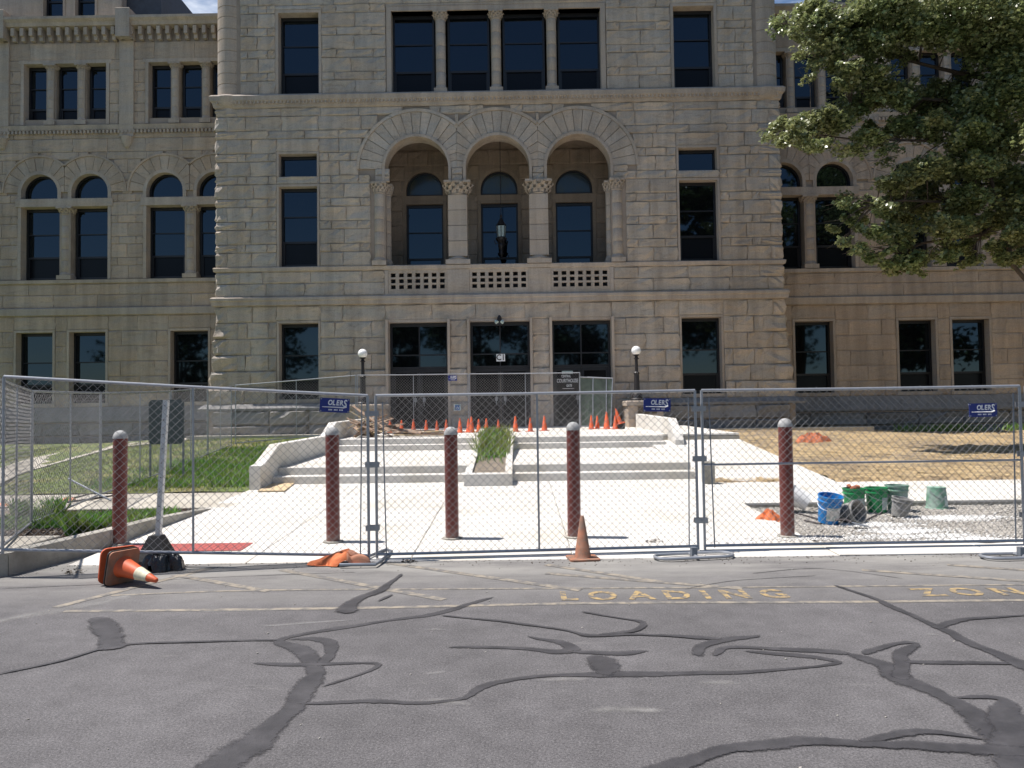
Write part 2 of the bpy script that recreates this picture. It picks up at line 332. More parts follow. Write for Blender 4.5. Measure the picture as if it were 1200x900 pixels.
def npmesh(name, V, Fq, m, k=4):       # V (n,3), Fq (f,k)
    me = bpy.data.meshes.new(name); V = np.asarray(V, np.float32); Fq = np.asarray(Fq, np.int32)
    me.vertices.add(len(V)); me.vertices.foreach_set('co', V.ravel()); me.loops.add(Fq.size); me.loops.foreach_set('vertex_index', Fq.ravel())
    me.polygons.add(len(Fq)); me.polygons.foreach_set('loop_start', np.arange(0, Fq.size, k, dtype=np.int32)); me.polygons.foreach_set('loop_total', np.full(len(Fq), k, np.int32))
    me.materials.append(m); me.update(calc_edges=True); me.validate(); return me
def text_mesh(txt, size, ex=.002, sx=1.0, shear=0, bold=0, align='CENTER'):
    cu = bpy.data.curves.new('lettering', 'FONT'); cu.body = txt; cu.size = size; cu.extrude = ex; cu.align_x = align; cu.align_y = 'CENTER'; cu.shear = shear; cu.offset = bold; cu.resolution_u = 3
    o = bpy.data.objects.new('lettering', cu); C.objects.link(o); dg = bpy.context.evaluated_depsgraph_get(); me = bpy.data.meshes.new_from_object(o.evaluated_get(dg))
    bpy.data.objects.remove(o); bpy.data.curves.remove(cu)
    for v in me.vertices: v.co.x *= sx
    return me

exec_order = []
XC = -0.582; D = 28.0; DW = 29.94

def rsq(m, w_, z0, z1, rc=.05, n=5):
    q = []
    for cx_, cy2, a0 in ((w_ / 2 - rc, w_ / 2 - rc, 0), (-w_ / 2 + rc, w_ / 2 - rc, 90), (-w_ / 2 + rc, -w_ / 2 + rc, 180), (w_ / 2 - rc, -w_ / 2 + rc, 270)):
        for k in range(n): a = R(a0 + 90 * k / (n - 1)); q.append((cx_ + rc * math.cos(a), cy2 + rc * math.sin(a)))
    k = len(q); return m.add([(x, y, z0) for x, y in q] + [(x, y, z1) for x, y in q], [tuple(range(k))[::-1], tuple(range(k, 2 * k))] + [(i, (i + 1) % k, k + (i + 1) % k, k + i) for i in range(k)])

def foot_dust(m, col, h):
    n = m.node_tree; N = n.nodes; L = n.links; b = N['Principled BSDF']; src = b.inputs['Base Color'].links[0].from_socket
    g = N.new('ShaderNodeTexCoord'); sx = N.new('ShaderNodeSeparateXYZ'); L.new(g.outputs['Object'], sx.inputs[0]); a = N.new('ShaderNodeMapRange'); a.inputs[1].default_value = h; a.inputs[2].default_value = 0; L.new(sx.outputs[2], a.inputs[0])
    gg = N.new('ShaderNodeNewGeometry'); t = N.new('ShaderNodeTexNoise'); t.inputs['Scale'].default_value = 14; t.inputs['Detail'].default_value = 7; t.inputs['Roughness'].default_value = .75; L.new(gg.outputs['Position'], t.inputs['Vector'])
    q = N.new('ShaderNodeMath'); q.operation = 'ADD'; L.new(a.outputs[0], q.inputs[0]); L.new(t.outputs[0], q.inputs[1]); c = N.new('ShaderNodeMapRange'); c.inputs[1].default_value = .62; c.inputs[2].default_value = 1.25; c.inputs[4].default_value = .75; L.new(q.outputs[0], c.inputs[0])
    x = N.new('ShaderNodeMix'); x.data_type = 'RGBA'; x.inputs[7].default_value = (*col, 1); L.new(c.outputs[0], x.inputs[0]); L.new(src, x.inputs[6]); L.new(x.outputs[2], b.inputs['Base Color'])
foot_dust(M['red'], (.22, .13, .11), .16)
# ================================================================== THE COURTHOUSE
court = thing('courthouse', 'large grey limestone courthouse with a triple arched loggia over its entrance', 'building', (XC, D, .9))
VAR = {}
def block_variant(i, mname, amp):
    key = (i, mname)
    if key in VAR: return VAR[key]
    r = random.Random(i * 31 + len(mname)); xs = [0, .035, .33, .66, .965, 1]; zs = [0, .09, .5, .91, 1]
    vs = []; fs = []; nx, nz = len(xs), len(zs); ridge = [r.uniform(-.16, .16) for _ in xs]
    for b, z in enumerate(zs):
        for a, x in enumerate(xs):
            e = a in (0, nx - 1) or b in (0, nz - 1)
            y = 0 if e else -amp * r.uniform(.35, 1.5)
            if b == nz - 2 and not e: y = -amp * r.choice((.2, .5, 1.5, 2.1))
            vs.append((x + (0 if e else r.uniform(-.06, .06)), y, z + (0 if e else ridge[a] * .5 * (1 if b == 2 else .35))))
    idx = lambda a, b: b * nx + a
    for b in range(nz - 1):
        for a in range(nx - 1): fs.append((idx(a, b), idx(a + 1, b), idx(a + 1, b + 1), idx(a, b + 1)))
    n = len(vs); vs += [(0, .07, 0), (1, .07, 0), (1, .07, 1), (0, .07, 1)]
    fs += [tuple([n, n + 1] + [idx(a, 0) for a in range(nx - 1, -1, -1)]), tuple([n + 2, n + 3] + [idx(a, nz - 1) for a in range(nx)]),
           tuple([n + 3, n] + [idx(0, b) for b in range(nz)]), tuple([n + 1, n + 2] + [idx(nx - 1, b) for b in range(nz - 1, -1, -1)])]
    m = MB(); m.add(vs, fs); VAR[key] = m.mesh('stone_block', M[mname]); return VAR[key]
BL = []   # (area, matrix, variant number, material, amp)
def block(x0, x1, z0, z1, Y, mname='stone', amp=.035, rz=0, gap=.0055, pri=1.0):
    if x1 - x0 < .09 or z1 - z0 < .07: return
    w_, h_ = x1 - x0 - 2 * gap, z1 - z0 - 2 * gap
    Mx = (Matrix.Translation((x0 + gap, Y, z0 + gap)) if not rz else Matrix.Translation((x0, Y, z0 + gap)) @ Matrix.Rotation(rz, 4, 'Z')) @ Matrix.Diagonal((w_, 1, h_, 1))
    BL.append((w_ * h_ * pri, Mx, random.randrange(9), mname, amp))
def cuts(z0, z1, x0, x1, ops):
    """free intervals of a course between openings; openings are (a, b, z0, z1) or ('arc', cx, cz, r)"""
    iv = [(x0, x1)]; extra = []
    for o in ops:
        if o[0] == 'arc':
            _, cx, cz, r = o
            if z1 <= cz or z0 >= cz + r: continue
            zz = max(z0, cz) - cz; zz = min(zz + .25 * (z1 - z0), r * .999); h = math.sqrt(r * r - zz * zz); a, b = cx - h, cx + h
        else:
            a, b, o0, o1 = o[:4]
            if z1 <= o0 + .02 or z0 >= o1 - .02: continue
            if o1 < z1 - .09 and len(o) < 5: extra.append((a, b, o1, z1))
            if o0 > z0 + .09 and len(o) < 5: extra.append((a, b, z0, o0))
        nv = []
        for (p, q) in iv:
            if b <= p or a >= q: nv.append((p, q)); continue
            if a > p: nv.append((p, a))
            if b < q: nv.append((b, q))
        iv = nv
    return iv, extra
def course(i, z0, z1, x0, x1, ops, Yf, mname, lng=1.25, amp=.034):
    iv, ex = cuts(z0, z1, x0, x1, ops)
    for (a, b) in iv:
        L_ = b - a
        if L_ < .13: continue
        if L_ < 1.0: js = [a, b]
        elif L_ < 3.2:
            if i % 2: js = [a, a + L_ * random.uniform(.46, .54), b]
            else: js = [a, a + L_ * random.uniform(.19, .25), b - L_ * random.uniform(.19, .25), b]
        else:
            k = max(2, round(L_ / (lng * 1.25))); js = [a + L_ * t / k for t in range(k + 1)]
            if i % 2: js = [a] + [a + L_ * (t + .5) / k for t in range(k)] + [b]
            js = [js[0]] + [j + random.uniform(-.12, .12) for j in js[1:-1]] + [js[-1]]
        for p, q in zip(js, js[1:]): block(p, q, z0, z1, Yf(z0), mname, amp)
    for (a, b, p, q) in ex: block(max(a, x0), min(b, x1), p, q, Yf(z0), mname, amp)
def core_wall(m, x0, x1, z0, z1, ops, y0, y1):
    rect = []
    for o in ops:
        if o[0] == 'arc': rect.append((o[1] - o[3], o[1] + o[3], o[2] - .001, o[2] + o[3]))
        else: rect.append(o)
    zs = sorted({z0, z1} | {z for o in rect for z in o[2:4] if z0 < z < z1})
    for a, b in zip(zs, zs[1:]):
        zc = (a + b) / 2; seg = sorted((max(o[0], x0), min(o[1], x1)) for o in rect if o[2] < zc < o[3]); cur = x0
        for p, q in seg:
            if p > cur + 1e-4: m.box(cur, p, y0, y1, a, b)
            cur = max(cur, q)
        if x1 > cur + 1e-4: m.box(cur, x1, y0, y1, a, b)
    for o in ops:
        if o[0] == 'arc': spandrel(m, o[1], o[2], o[3], y0, y1)
def spandrel(m, cx, cz, r, y0, y1, n=20):
    for i in range(n):
        t0, t1 = math.pi * i / n, math.pi * (i + 1) / n
        xa, xb = cx - r * math.cos(t0), cx - r * math.cos(t1); za, zb = cz + r * math.sin(t0), cz + r * math.sin(t1); zt = cz + r
        m.add([(xa, y0, za), (xb, y0, zb), (xb, y0, zt), (xa, y0, zt), (xa, y1, za), (xb, y1, zb), (xb, y1, zt), (xa, y1, zt)],
              [(0, 1, 2, 3), (5, 4, 7, 6), (0, 4, 5, 1)])
def ringseg(m, cx, cz, r0, r1, t0, t1, y0, y1, clip=None, n=3):
    vs = []
    def rm(t):
        c = abs(math.cos(t)); return min(r1, clip / c) if clip and c > 1e-3 else r1
    ts = [t0 + (t1 - t0) * i / n for i in range(n + 1)]
    for y in (y0, y1):
        for t in ts:
            q = rm(t); vs += [(cx + r0 * math.cos(t), y, cz + r0 * math.sin(t)), (cx + q * math.cos(t), y, cz + q * math.sin(t))]
    k = 2 * (n + 1); fs = []
    for i in range(n):
        a = 2 * i; fs += [(a, a + 1, a + 3, a + 2)[::-1] if t1 > t0 else (a, a + 1, a + 3, a + 2), (k + a, k + a + 1, k + a + 3, k + a + 2), (a, a + 2, k + a + 2, k + a), (a + 1, k + a + 1, k + a + 3, a + 3)]
    fs += [(0, k, k + 1, 1), (k - 2, k - 1, 2 * k - 1, 2 * k - 2)]
    m.add(vs, fs)
def moulding(prof, x0, x1, Y, Yb):
    m = MB(); vs = []
    for o, z in prof: vs += [(x0 - o, Yb, z), (x0 - o, Y - o, z), (x1 + o, Y - o, z), (x1 + o, Yb, z)]
    fs = []
    for i in range(len(prof) - 1):
        for j in range(3): a = i * 4 + j; fs.append((a, a + 1, a + 5, a + 4))
    return m.add(vs, fs)

def pane_obj(parent, x0, x1, z0, z1, Y, mname='glass', arc=None):
    m = MB(); cx, cz = (x0 + x1) / 2, (z0 + z1) / 2
    if arc:
        r = arc; n = 16; zs_ = z1 - r; vs = [(x0 - cx, 0, z0 - cz), (x1 - cx, 0, z0 - cz)] + [(r * math.cos(math.pi * i / n), 0, zs_ - cz + r * math.sin(math.pi * i / n)) for i in range(n + 1)]
        k = len(vs); m.add(vs + [(a, .02, c) for a, b, c in vs], [tuple(range(k)), tuple(range(k, 2 * k))[::-1]] + [(i, k + i, k + (i + 1) % k, (i + 1) % k) for i in range(k)])
    else: m.box(x0 - cx, x1 - cx, 0, .02, z0 - cz, z1 - cz)
    o = m.build('pane', M[mname], parent, world=True, loc=(cx, Y, cz), rot=(R(random.uniform(-.8, .5)), 0, R(random.uniform(-.8, .8))))
    return o
def window(x0, x1, z0, z1, Yf, rev=.34, bars=(1 / 3, 2 / 3), sw=.13, arc=False, name='window', mull=False, sill=True, sur=True, lab=None, fw=.075, low='screen', stone='smooth', gl='glass'):
    Y = Yf + rev; f = MB()
    if arc:
        r = (x1 - x0) / 2; cx = (x0 + x1) / 2; zs_ = z1 - r
        f.box(x0, x1, Y - .05, Y + .05, z0, z0 + fw); f.box(x0, x0 + fw, Y - .05, Y + .05, z0 + fw, zs_); f.box(x1 - fw, x1, Y - .05, Y + .05, z0 + fw, zs_)
        ringseg(f, cx, zs_, r - fw, r, 0, math.pi, Y - .05, Y + .05, n=18)
    else:
        f.box(x0, x0 + fw, Y - .05, Y + .05, z0, z1); f.box(x1 - fw, x1, Y - .05, Y + .05, z0, z1)
        f.box(x0 + fw, x1 - fw, Y - .05, Y + .05, z0, z0 + fw); f.box(x0 + fw, x1 - fw, Y - .05, Y + .05, z1 - fw * 1.6, z1)
    if mull: f.box((x0 + x1) / 2 - .025, (x0 + x1) / 2 + .025, Y - .04, Y + .04, z0 + fw, z1 - fw * 1.6)
    zb = [z1 - (z1 - z0) * b for b in bars]
    for j, z in enumerate(zb):
        h = .022 if (j == 0 and len(bars) > 1) else .04
        f.box(x0 + fw, x1 - fw, Y - .045, Y + .045, z - h, z + h)
    if len(bars) > 1 and not mull:
        f.box(x0 + fw, x0 + fw + .055, Y - .03, Y + .045, z0 + fw, zb[-1] - .04); f.box(x1 - fw - .055, x1 - fw, Y - .03, Y + .045, z0 + fw, zb[-1] - .04)
        f.box(x0 + fw + .055, x1 - fw - .055, Y - .03, Y + .045, z0 + fw, z0 + fw + .06)
    o = f.build(name, M['frame'], court, world=True)
    if lab: o['label'] = lab
    lv = [z1] + zb + [z0]
    for j in range(len(lv) - 1):
        g = low if (j == len(lv) - 2 and len(bars) > 1) else gl
        if arc: pane_obj(o, x0 + .02, x1 - .02, z0 + .02, z1 - .02, Y, gl, arc=(x1 - x0) / 2 - .02)
        elif mull:
            c = (x0 + x1) / 2
            pane_obj(o, x0 + .02, c - .004, lv[j + 1] + .003, lv[j] - .003, Y, g); pane_obj(o, c + .004, x1 - .02, lv[j + 1] + .003, lv[j] - .003, Y, g)
        else: pane_obj(o, x0 + .02, x1 - .02, lv[j + 1] + .003, lv[j] - .003, Y + (.012 if g == 'screen' else 0), g)
    if sur:
        s = MB()
        if arc:
            r = (x1 - x0) / 2; cx = (x0 + x1) / 2; zs_ = z1 - r
            ringseg(s, cx, zs_, r - .004, r + sw, 0, math.pi, Yf - .03, Y + .06, n=18)
            s.box(x0 - sw, x0 + .004, Yf - .03, Y + .06, z0, zs_); s.box(x1 - .004, x1 + sw, Yf - .03, Y + .06, z0, zs_)
        else:
            s.box(x0 - sw, x0 + .004, Yf - .03, Y + .06, z0, z1 + sw); s.box(x1 - .004, x1 + sw, Yf - .03, Y + .06, z0, z1 + sw); s.box(x0 + .004, x1 - .004, Yf - .03, Y + .06, z1 - .004, z1 + sw)
        s.build('surround', M[stone], o, world=True)
        if sill:
            s = MB(); s.box(x0 - sw - .05, x1 + sw + .05, Yf - .09, Y + .07, z0 - .13, z0 + .004); s.build('sill', M[stone], o, world=True)
    return o
def column(x, Yc, z0, z1, r, half_depth=None, cap_h=.32, name='column', sq=False, fluted=False):
    """base, shaft and leafy capital"""
    m = MB(); b = .3 if z1 - z0 > 2.4 else .22
    m.box(x - r * 1.3, x + r * 1.3, Yc - r * 1.3, Yc + r * 1.3, z0, z0 + b * .55)
    m.lathe([(r * 1.25, z0 + b * .55), (r * 1.28, z0 + b * .7), (r * 1.12, z0 + b * .85), (r * 1.02, z0 + b)], 20, (x, Yc, 0))
    o = m.build(name, M['smooth'], court, True, True)
    zc = z1 - cap_h; nseg = 5 if not sq else 4
    for i in range(nseg):
        s = MB(); a, c = z0 + b + (zc - z0 - b) * i / nseg, z0 + b + (zc - z0 - b) * (i + 1) / nseg
        if sq: s.cbox(x - r, x + r, Yc - r, Yc + r, a + .006, c - .006, .012)
        else: s.lathe([(r * .965, a + .003), (r, a + .012), (r * .995, c - .012), (r * .96, c - .003)], 22, (x, Yc, 0))
        s.build('shaft_drum', M['smooth'], o, not sq, True)
    c_ = MB(); c_.lathe([(r * 1.0, zc), (r * 1.12, zc + .03), (r * .98, zc + .06), (r * 1.05, zc + cap_h * .5), (r * 1.38, zc + cap_h - .08)], 16, (x, Yc, 0))
    for k in range(3):
        zz = zc + .06 + k * (cap_h - .14) / 3; rr = r * (1.05 + .15 * k)
        for j in range(10):
            a = 2 * math.pi * (j + .5 * k) / 10; q = Vector((math.cos(a), math.sin(a), 0)); t = Vector((-q.y, q.x, 0)); p = Vector((x, Yc, zz)) + q * rr; h = (cap_h - .1) / 2.4; wd = r * .26
            c_.add([p - t * wd, p + t * wd, p + q * r * .22 + Vector((0, 0, h)) + t * wd * .9, p + q * r * .38 + Vector((0, 0, h * .7)), p + q * r * .22 + Vector((0, 0, h)) - t * wd * .9], [(0, 1, 2, 3), (0, 3, 4)])
    c_.box(x - r * 1.42, x + r * 1.42, Yc - r * 1.42, Yc + r * 1.42, z1 - .08, z1)
    c_.build('capital', M['smooth'], o, world=True)
    return o

X0, X1 = XC - 10.4, XC + 10.4
Z_WT, Z_BB, Z_BT, Z_LB, Z_LT, Z_CB, Z_CT, Z_TOP = 1.95, 5.53, 5.87, 6.79, 6.97, 12.87, 13.36, 18.7
def yf(z): t = max(0, (4.2 - z) / 2.3); return D - .17 * min(t, 1.2) ** 2
def flare(z): t = max(0, (5.5 - z) / 3.6); return .26 * t ** 1.6
def both(a, b): return [(XC - b, XC - a), (XC + a, XC + b)]
# --- openings of the pavilion
P_ops_g = []; wins = []
for a, b in both(6.634, 8.09): P_ops_g.append((a, b, 2.10, 4.90)); wins.append((a, b, 2.10, 4.90, 'g'))
doors = [(XC - 1.10, XC + 1.10)] + both(1.90, 4.07)
for a, b in doors: P_ops_g.append((a, b, .9, 4.87))
P_ops_m = []
for a, b in both(6.65, 8.07): P_ops_m += [(a, b, Z_LT, 9.95), (a, b, 10.32, 11.16)]; wins += [(a, b, Z_LT + .005, 9.95, 'm'), (a, b, 10.32, 11.16, 's')]
ARC = [XC - 2.98, XC, XC + 2.98]; AR = 1.17; ASP = 10.05; ASZ = 10.55
P_ops_u = []
for a, b in both(6.56, 8.07): P_ops_u.append((a, b, Z_CT, 16.45)); wins.append((a, b, Z_CT + .005, 16.45, 'u'))
UG = [(XC - 3.88 + i * 2.065, XC - 3.88 + i * 2.065 + 1.565) for i in range(4)]
P_ops_u.append((XC - 3.88, XC + 3.88, Z_CT, 16.45))
wall = MB()
gops = [(a - .07, b + .07, c, d + .07) for a, b, c, d in P_ops_g]
core_wall(wall, X0 + .03, X1 - .03, .6, Z_BB, gops, D + .04, D + .6)
arch_ops = [('arc', c, ASZ, AR + .02) for c in ARC]
loggia_rect = (ARC[0] - AR, ARC[2] + AR, Z_LT, ASP)
core_wall(wall, X0 + .03, X1 - .03, Z_BB, Z_CB + .2, [(a - .07, b + .07, c, d + .07) for a, b, c, d in P_ops_m] + [loggia_rect] + [(c - AR - .02, c + AR + .02, ASP - .001, ASZ) for c in ARC] + [(c - 1.08, c + 1.08, 5.95, 6.8) for c in ARC] + arch_ops, D + .04, D + .6)
core_wall(wall, X0 + .35, X1 - .35, Z_CB + .2, Z_TOP, [(a - .07, b + .07, c, d + .07) for a, b, c, d in P_ops_u[:2]] + [P_ops_u[2]], D + .04, D + .6)
wall.box(X0 + .03, X0 + .6, D + .6, 33, .6, Z_TOP); wall.box(X1 - .6, X1 - .03, D + .6, 33, .6, Z_TOP)
wall.box(X0 + .6, X1 - .6, 40, 40.4, .6, Z_TOP)
wall.build('wall', M['core'], court, world=True)
# --- courses
E_g = lambda: [(a - .08, b + .08, c - .1, d + .08) for a, b, c, d in P_ops_g]
rg = [Z_WT + (Z_BB - Z_WT) / 6 * i for i in range(7)]
def corner_block(side, z0, z1, wdt, name='stone_block', rough=.07):
    fl = flare((z0 + z1) / 2); xe = (X0 - fl) if side < 0 else (X1 + fl); Yq = yf(z0); s = -side
    path = [(xe, Yq + .75), (xe, Yq + .42), (xe, Yq + .1), (xe + s * .05, Yq), (xe + s * wdt * .35, Yq), (xe + s * wdt * .7, Yq), (xe + s * wdt, Yq)]
    nrm = [(side, 0)] * 3 + [(side * .7, -.7)] + [(0, -1)] * 3; zs = [z0 + .012, z0 + .1, (z0 + z1) / 2, z1 - .1, z1 - .012]; vs = []
    for b, z in enumerate(zs):
        for a, ((x, y), (nx, ny)) in enumerate(zip(path, nrm)):
            e = a == len(path) - 1 or a == 0; q = 0 if e else random.uniform(0, rough) * (.45 if b in (0, 4) else 1.3)
            vs.append((x + nx * q, y + ny * q, z))
    n = len(path); fs = [(b * n + a, b * n + a + 1, (b + 1) * n + a + 1, (b + 1) * n + a) if side < 0 else (b * n + a, (b + 1) * n + a, (b + 1) * n + a + 1, b * n + a + 1) for b in range(4) for a in range(n - 1)]
    k = len(vs); vs += [(xe + s * wdt, Yq + .75, z0 + .012), (xe + s * wdt, Yq + .75, z1 - .012)]
    fs += [tuple([k] + [i for i in range(n - 1, -1, -1)]), tuple([k + 1] + [4 * n + i for i in range(n)])]
    m = MB(); m.add(vs, fs); m.build(name, M['stone'], court, world=True)
def side_blocks(z0, z1):
    for side in (-1, 1):
        x = X0 + .05 if side < 0 else X1 - .05
        for y0, y1 in ((D + .76, D + 1.45), (D + 1.45, D + 2.2)):
            w_ = y1 - y0 - .02
            if side < 0: Mx = Matrix.Translation((x, y1, z0 + .01)) @ Matrix.Rotation(R(-90), 4, 'Z') @ Matrix.Diagonal((w_, 1, z1 - z0 - .02, 1))
            else: Mx = Matrix.Translation((x, y0, z0 + .01)) @ Matrix.Rotation(R(90), 4, 'Z') @ Matrix.Diagonal((w_, 1, z1 - z0 - .02, 1))
            BL.append((0.01, Mx, random.randrange(9), 'stone', .05))
for i in range(6):
    wd = .42 if i % 2 else .8
    for s in (-1, 1): corner_block(s, rg[i], rg[i + 1], wd + flare(rg[i]), rough=.11)
    side_blocks(rg[i], rg[i + 1])
    course(i, rg[i], rg[i + 1], X0 + wd, X1 - wd, E_g(), yf, 'stone', 1.3)
for j, (a, b) in enumerate(((.95, 1.45), (1.45, Z_WT))): course(j, a, b, XC - 5.2, XC + 5.2, E_g(), lambda z: yf(2.0), 'stone', 1.0, .02)
r2 = [(Z_BT, 6.36), (6.36, Z_LB)]
for i, (a, b) in enumerate(r2):
    for s in (-1, 1): corner_block(s, a, b, .55 + .3 * i)
    side_blocks(a, b)
    course(i, a, b, X0 + .55 + .3 * i, X1 - .55 - .3 * i, [(XC - 4.2, XC + 4.2, 5, 7)], lambda z: D, 'stone')
midop = [(a - .08, b + .08, c, d + .08) for a, b, c, d in P_ops_m]
z = Z_LT; i = 0
while z < Z_CB - .1:
    h = .54 if i % 2 == 0 else .303; z1 = min(z + h, Z_CB); wd = .42 if i % 2 == 0 else .8
    if z1 > Z_CB - .12: z1 = Z_CB
    for s in (-1, 1): corner_block(s, z, z1, wd)
    side_blocks(z, z1)
    course(i + 1, z, z1, X0 + wd, X1 - wd, midop + [(ARC[0] - AR - .55, ARC[2] + AR + .55, Z_LT, ASP, 1)] + [(ARC[0] - AR - .55, ARC[2] + AR + .55, ASP, ASZ + .2, 1)] + [('arc', c, ASZ, AR + .98) for c in ARC], lambda z: D, 'stone', 1.1)
    z = z1; i += 1
upo = [(a - .10, b + .10, c, d + .10) for a, b, c, d in P_ops_u[:2]] + [(XC - 4.08, XC + 4.08, Z_CT, 16.62)]
z = Z_CT; i = 0
while z < Z_TOP - .3:
    h = .54 if i % 2 == 0 else .303
    course(i + 1, z, z + h, X0 + .92, X1 - .92, upo, lambda z: D, 'stone', 1.1); z += h; i += 1
# --- string courses, ledge, cornice, water table and plinth of the pavilion
moulding([(.0, Z_BB), (.13, Z_BB + .03), (.13, Z_BB + .17), (.17, Z_BB + .2), (.17, Z_BT - .05), (.1, Z_BT), (0, Z_BT + .004)], X0, X1, D, 30.5).build('string_course', M['smooth'], court, world=True)
moulding([(.0, Z_LB), (.07, Z_LB + .03), (.09, Z_LT - .03), (.05, Z_LT), (-.3, Z_LT + .003)], X0, X1, D, 30.5).build('sill_course', M['smooth'], court, world=True)
moulding([(.0, Z_CB), (.06, Z_CB + .04), (.1, Z_CB + .2), (.17, Z_CB + .26), (.19, Z_CT - .07), (.12, Z_CT), (-.45, Z_CT + .004)], X0, X1, D, 30.5).build('cornice', M['smooth'], court, world=True)
dn = MB()
for k in range(150):
    x = X0 + .1 + k * (X1 - X0 - .2) / 149; dn.box(x - .03, x + .03, D - .155, D - .09, Z_CB + .14, Z_CB + .255)
tag(dn.build('carved_dentil', M['smooth'], court, world=True), kind='stuff')
for a, b in ((X0, XC - 5.25), (X1, XC + 5.25)):
    s = 1 if b > a else -1; m = MB(); e = .42; fl = .3
    # sloping water table, wrapped round the outer corner
    for (o0, z0), (o1, z1) in (((.22, Z_WT + .003), (e, Z_WT - .16)), ((e, Z_WT - .16), (e, Z_WT - .24))):
        vs = [(b, D - o0, z0), (a - s * (o0 + fl - .2), D - o0, z0), (a - s * (o0 + fl - .2), 30.4, z0), (b, D - o1, z1), (a - s * (o1 + fl - .2), D - o1, z1), (a - s * (o1 + fl - .2), 30.4, z1)]
        m.add(vs, [(0, 1, 4, 3), (1, 2, 5, 4)])
    m.build('water_table', M['plinth'], court, world=True)
    x = b
    while (a - x) * s * -1 < -.3 if False else abs(a - x) > .25:
        wdt = min(random.uniform(1.3, 2.1), abs(a - x)); x2 = x - 0
        xa, xb = sorted((x, x + (1 if a > x else -1) * wdt)); block(xa, xb, .55, 1.18, D - .34, 'plinth', .09, gap=.015); block(xa + .0, xb, 1.18, Z_WT - .24, D - .34, 'plinth', .09, gap=.015)
        x = xb if a > x else xa
    bb = MB(); bb.box(min(a - s * .2, b), max(a - s * .2, b), D - .31, 30.4, .4, Z_WT - .2); bb.build('plinth', M['core'], court, world=True)
# --- windows
for a, b, c, d, k in wins:
    if k == 's': window(a, b, c, d, D, bars=(), sw=.075, sill=False)
    elif k == 'g': window(a, b, c, d, D, bars=(.42, .74), sw=.075, rev=.38)
    elif k == 'm': window(a, b, c, d, D, bars=(.36, .68), sw=.075, sill=False)
    else: window(a, b, c, d, D, bars=(.36, .70), sw=.10, sill=False, rev=.4)
for a, b in UG: window(a, b, Z_CT + .005, 16.45, D, bars=(.36, .70), sur=False, rev=.42)
for k in range(3): column(XC - 3.88 + 1.815 + k * 2.065, D + .2, Z_CT + .004, 16.45, .185)
tr = MB(); tr.box(XC - 4.05, XC - 3.876, D - .03, D + .5, Z_CT + .006, 16.45); tr.box(XC + 3.876, XC + 4.05, D - .03, D + .5, Z_CT + .006, 16.45); tr.box(XC - 4.05, XC + 4.05, D - .03, D + .5, 16.45, 16.62); tr.build('surround', M['smooth'], court, world=True)
# --- corner turrets above the cornice
for s in (-1, 1):
    cx, cyy = XC + s * 9.95, D + .42; m = MB()
    m.lathe([(.05, 11.95), (.2, 12.1), (.36, 12.35), (.46, 12.7), (.47, 12.9)], 24, (cx, cyy, 0)); m.lathe([(.47, 12.9), (.56, 12.95), (.64, 13.1), (.66, 13.3), (.6, 13.362), (.5, 13.37)], 24, (cx, cyy, 0))
    o = m.build('corner_turret', M['smooth'], court, True, True)
    z = 13.37; k = 0
    while z < Z_TOP:
        h = .40 if k % 2 else .44; q = MB(); q.lathe([(.485, z + .003), (.5, z + .02), (.5, z + h - .02), (.485, z + h - .003)], 28, (cx, cyy, 0)); q.build('turret_course', M['smooth'], o, True, True); z += h; k += 1
# --- the arcade: voussoirs, hood mouldings, piers, loggia
for c in ARC:
    n = 17
    for k in range(n):
        t0, t1 = math.pi * k / n + .0055, math.pi * (k + 1) / n - .0055; m = MB(); pr = random.uniform(.012, .035)
        ringseg(m, c, ASZ, AR + .10, AR + .93, t0, t1, D - pr, D + .3, clip=1.485 if c == XC else (1.485 if abs(math.cos((t0 + t1) / 2)) and (math.cos((t0 + t1) / 2) * (1 if c < XC else -1)) > 0 else None))
        m.build('voussoir', M['stone'], court, world=True)
    m = MB(); ringseg(m, c, ASZ, AR, AR + .10, 0, math.pi, D - .075, D + .62, n=28)
    m.box(c - AR - .10, c - AR, D - .075, D + .62, ASP, ASZ - .001); m.box(c + AR, c + AR + .10, D - .075, D + .62, ASP, ASZ - .001)
    m.build('arch_lining', M['smooth'], court, world=True)
    for s, full in ((1, c == ARC[2]), (-1, c == ARC[0])):
        m = MB(); ta = 0 if full else math.acos(min(1, 1.485 / (AR + 1.04)))
        t0, t1 = (ta, math.pi / 2) if s > 0 else (math.pi / 2, math.pi - ta); ringseg(m, c, ASZ, AR + .94, AR + 1.05, t0, t1, D - .055, D + .1, n=14); m.build('hood_moulding', M['stone'], court, world=True)
for c in (XC - 1.49, XC + 1.49):
    for a, b in ((ASP, 10.3), (10.3, ASZ)): block(c - .21, c + .21, a, b, D - .03, 'stone', .02)
    column(c, D + .31, Z_LT, ASP, .345, cap_h=.50, name='pier', sq=True)
for s in (-1, 1):
    x = XC + s * (2.98 + AR + .23)
    for a, b in ((ASP, 10.3), (10.3, ASZ)): block(x - .13, x + .4, a, b, D - .02, 'stone', .02)
    column(x + 0, D + .12, Z_LT, ASP, .2, cap_h=.42, name='engaged_column')
    column(XC + s * (2.98 + AR + .02), D + .42, Z_LT, ASP, .17, cap_h=.42, name='engaged_column')
lg = MB(); lx0, lx1 = ARC[0] - AR - .3, ARC[2] + AR + .3
LW = []
for c in ARC: LW += [(c - .75, c + .75, 6.9, 9.86), (c - .75, c + .75, 10.2, 10.42), ('arc', c, 10.42, .75)]
core_wall(lg, lx0, lx1, 5.9, 12.3, LW, D + 2.4, D + 2.7)
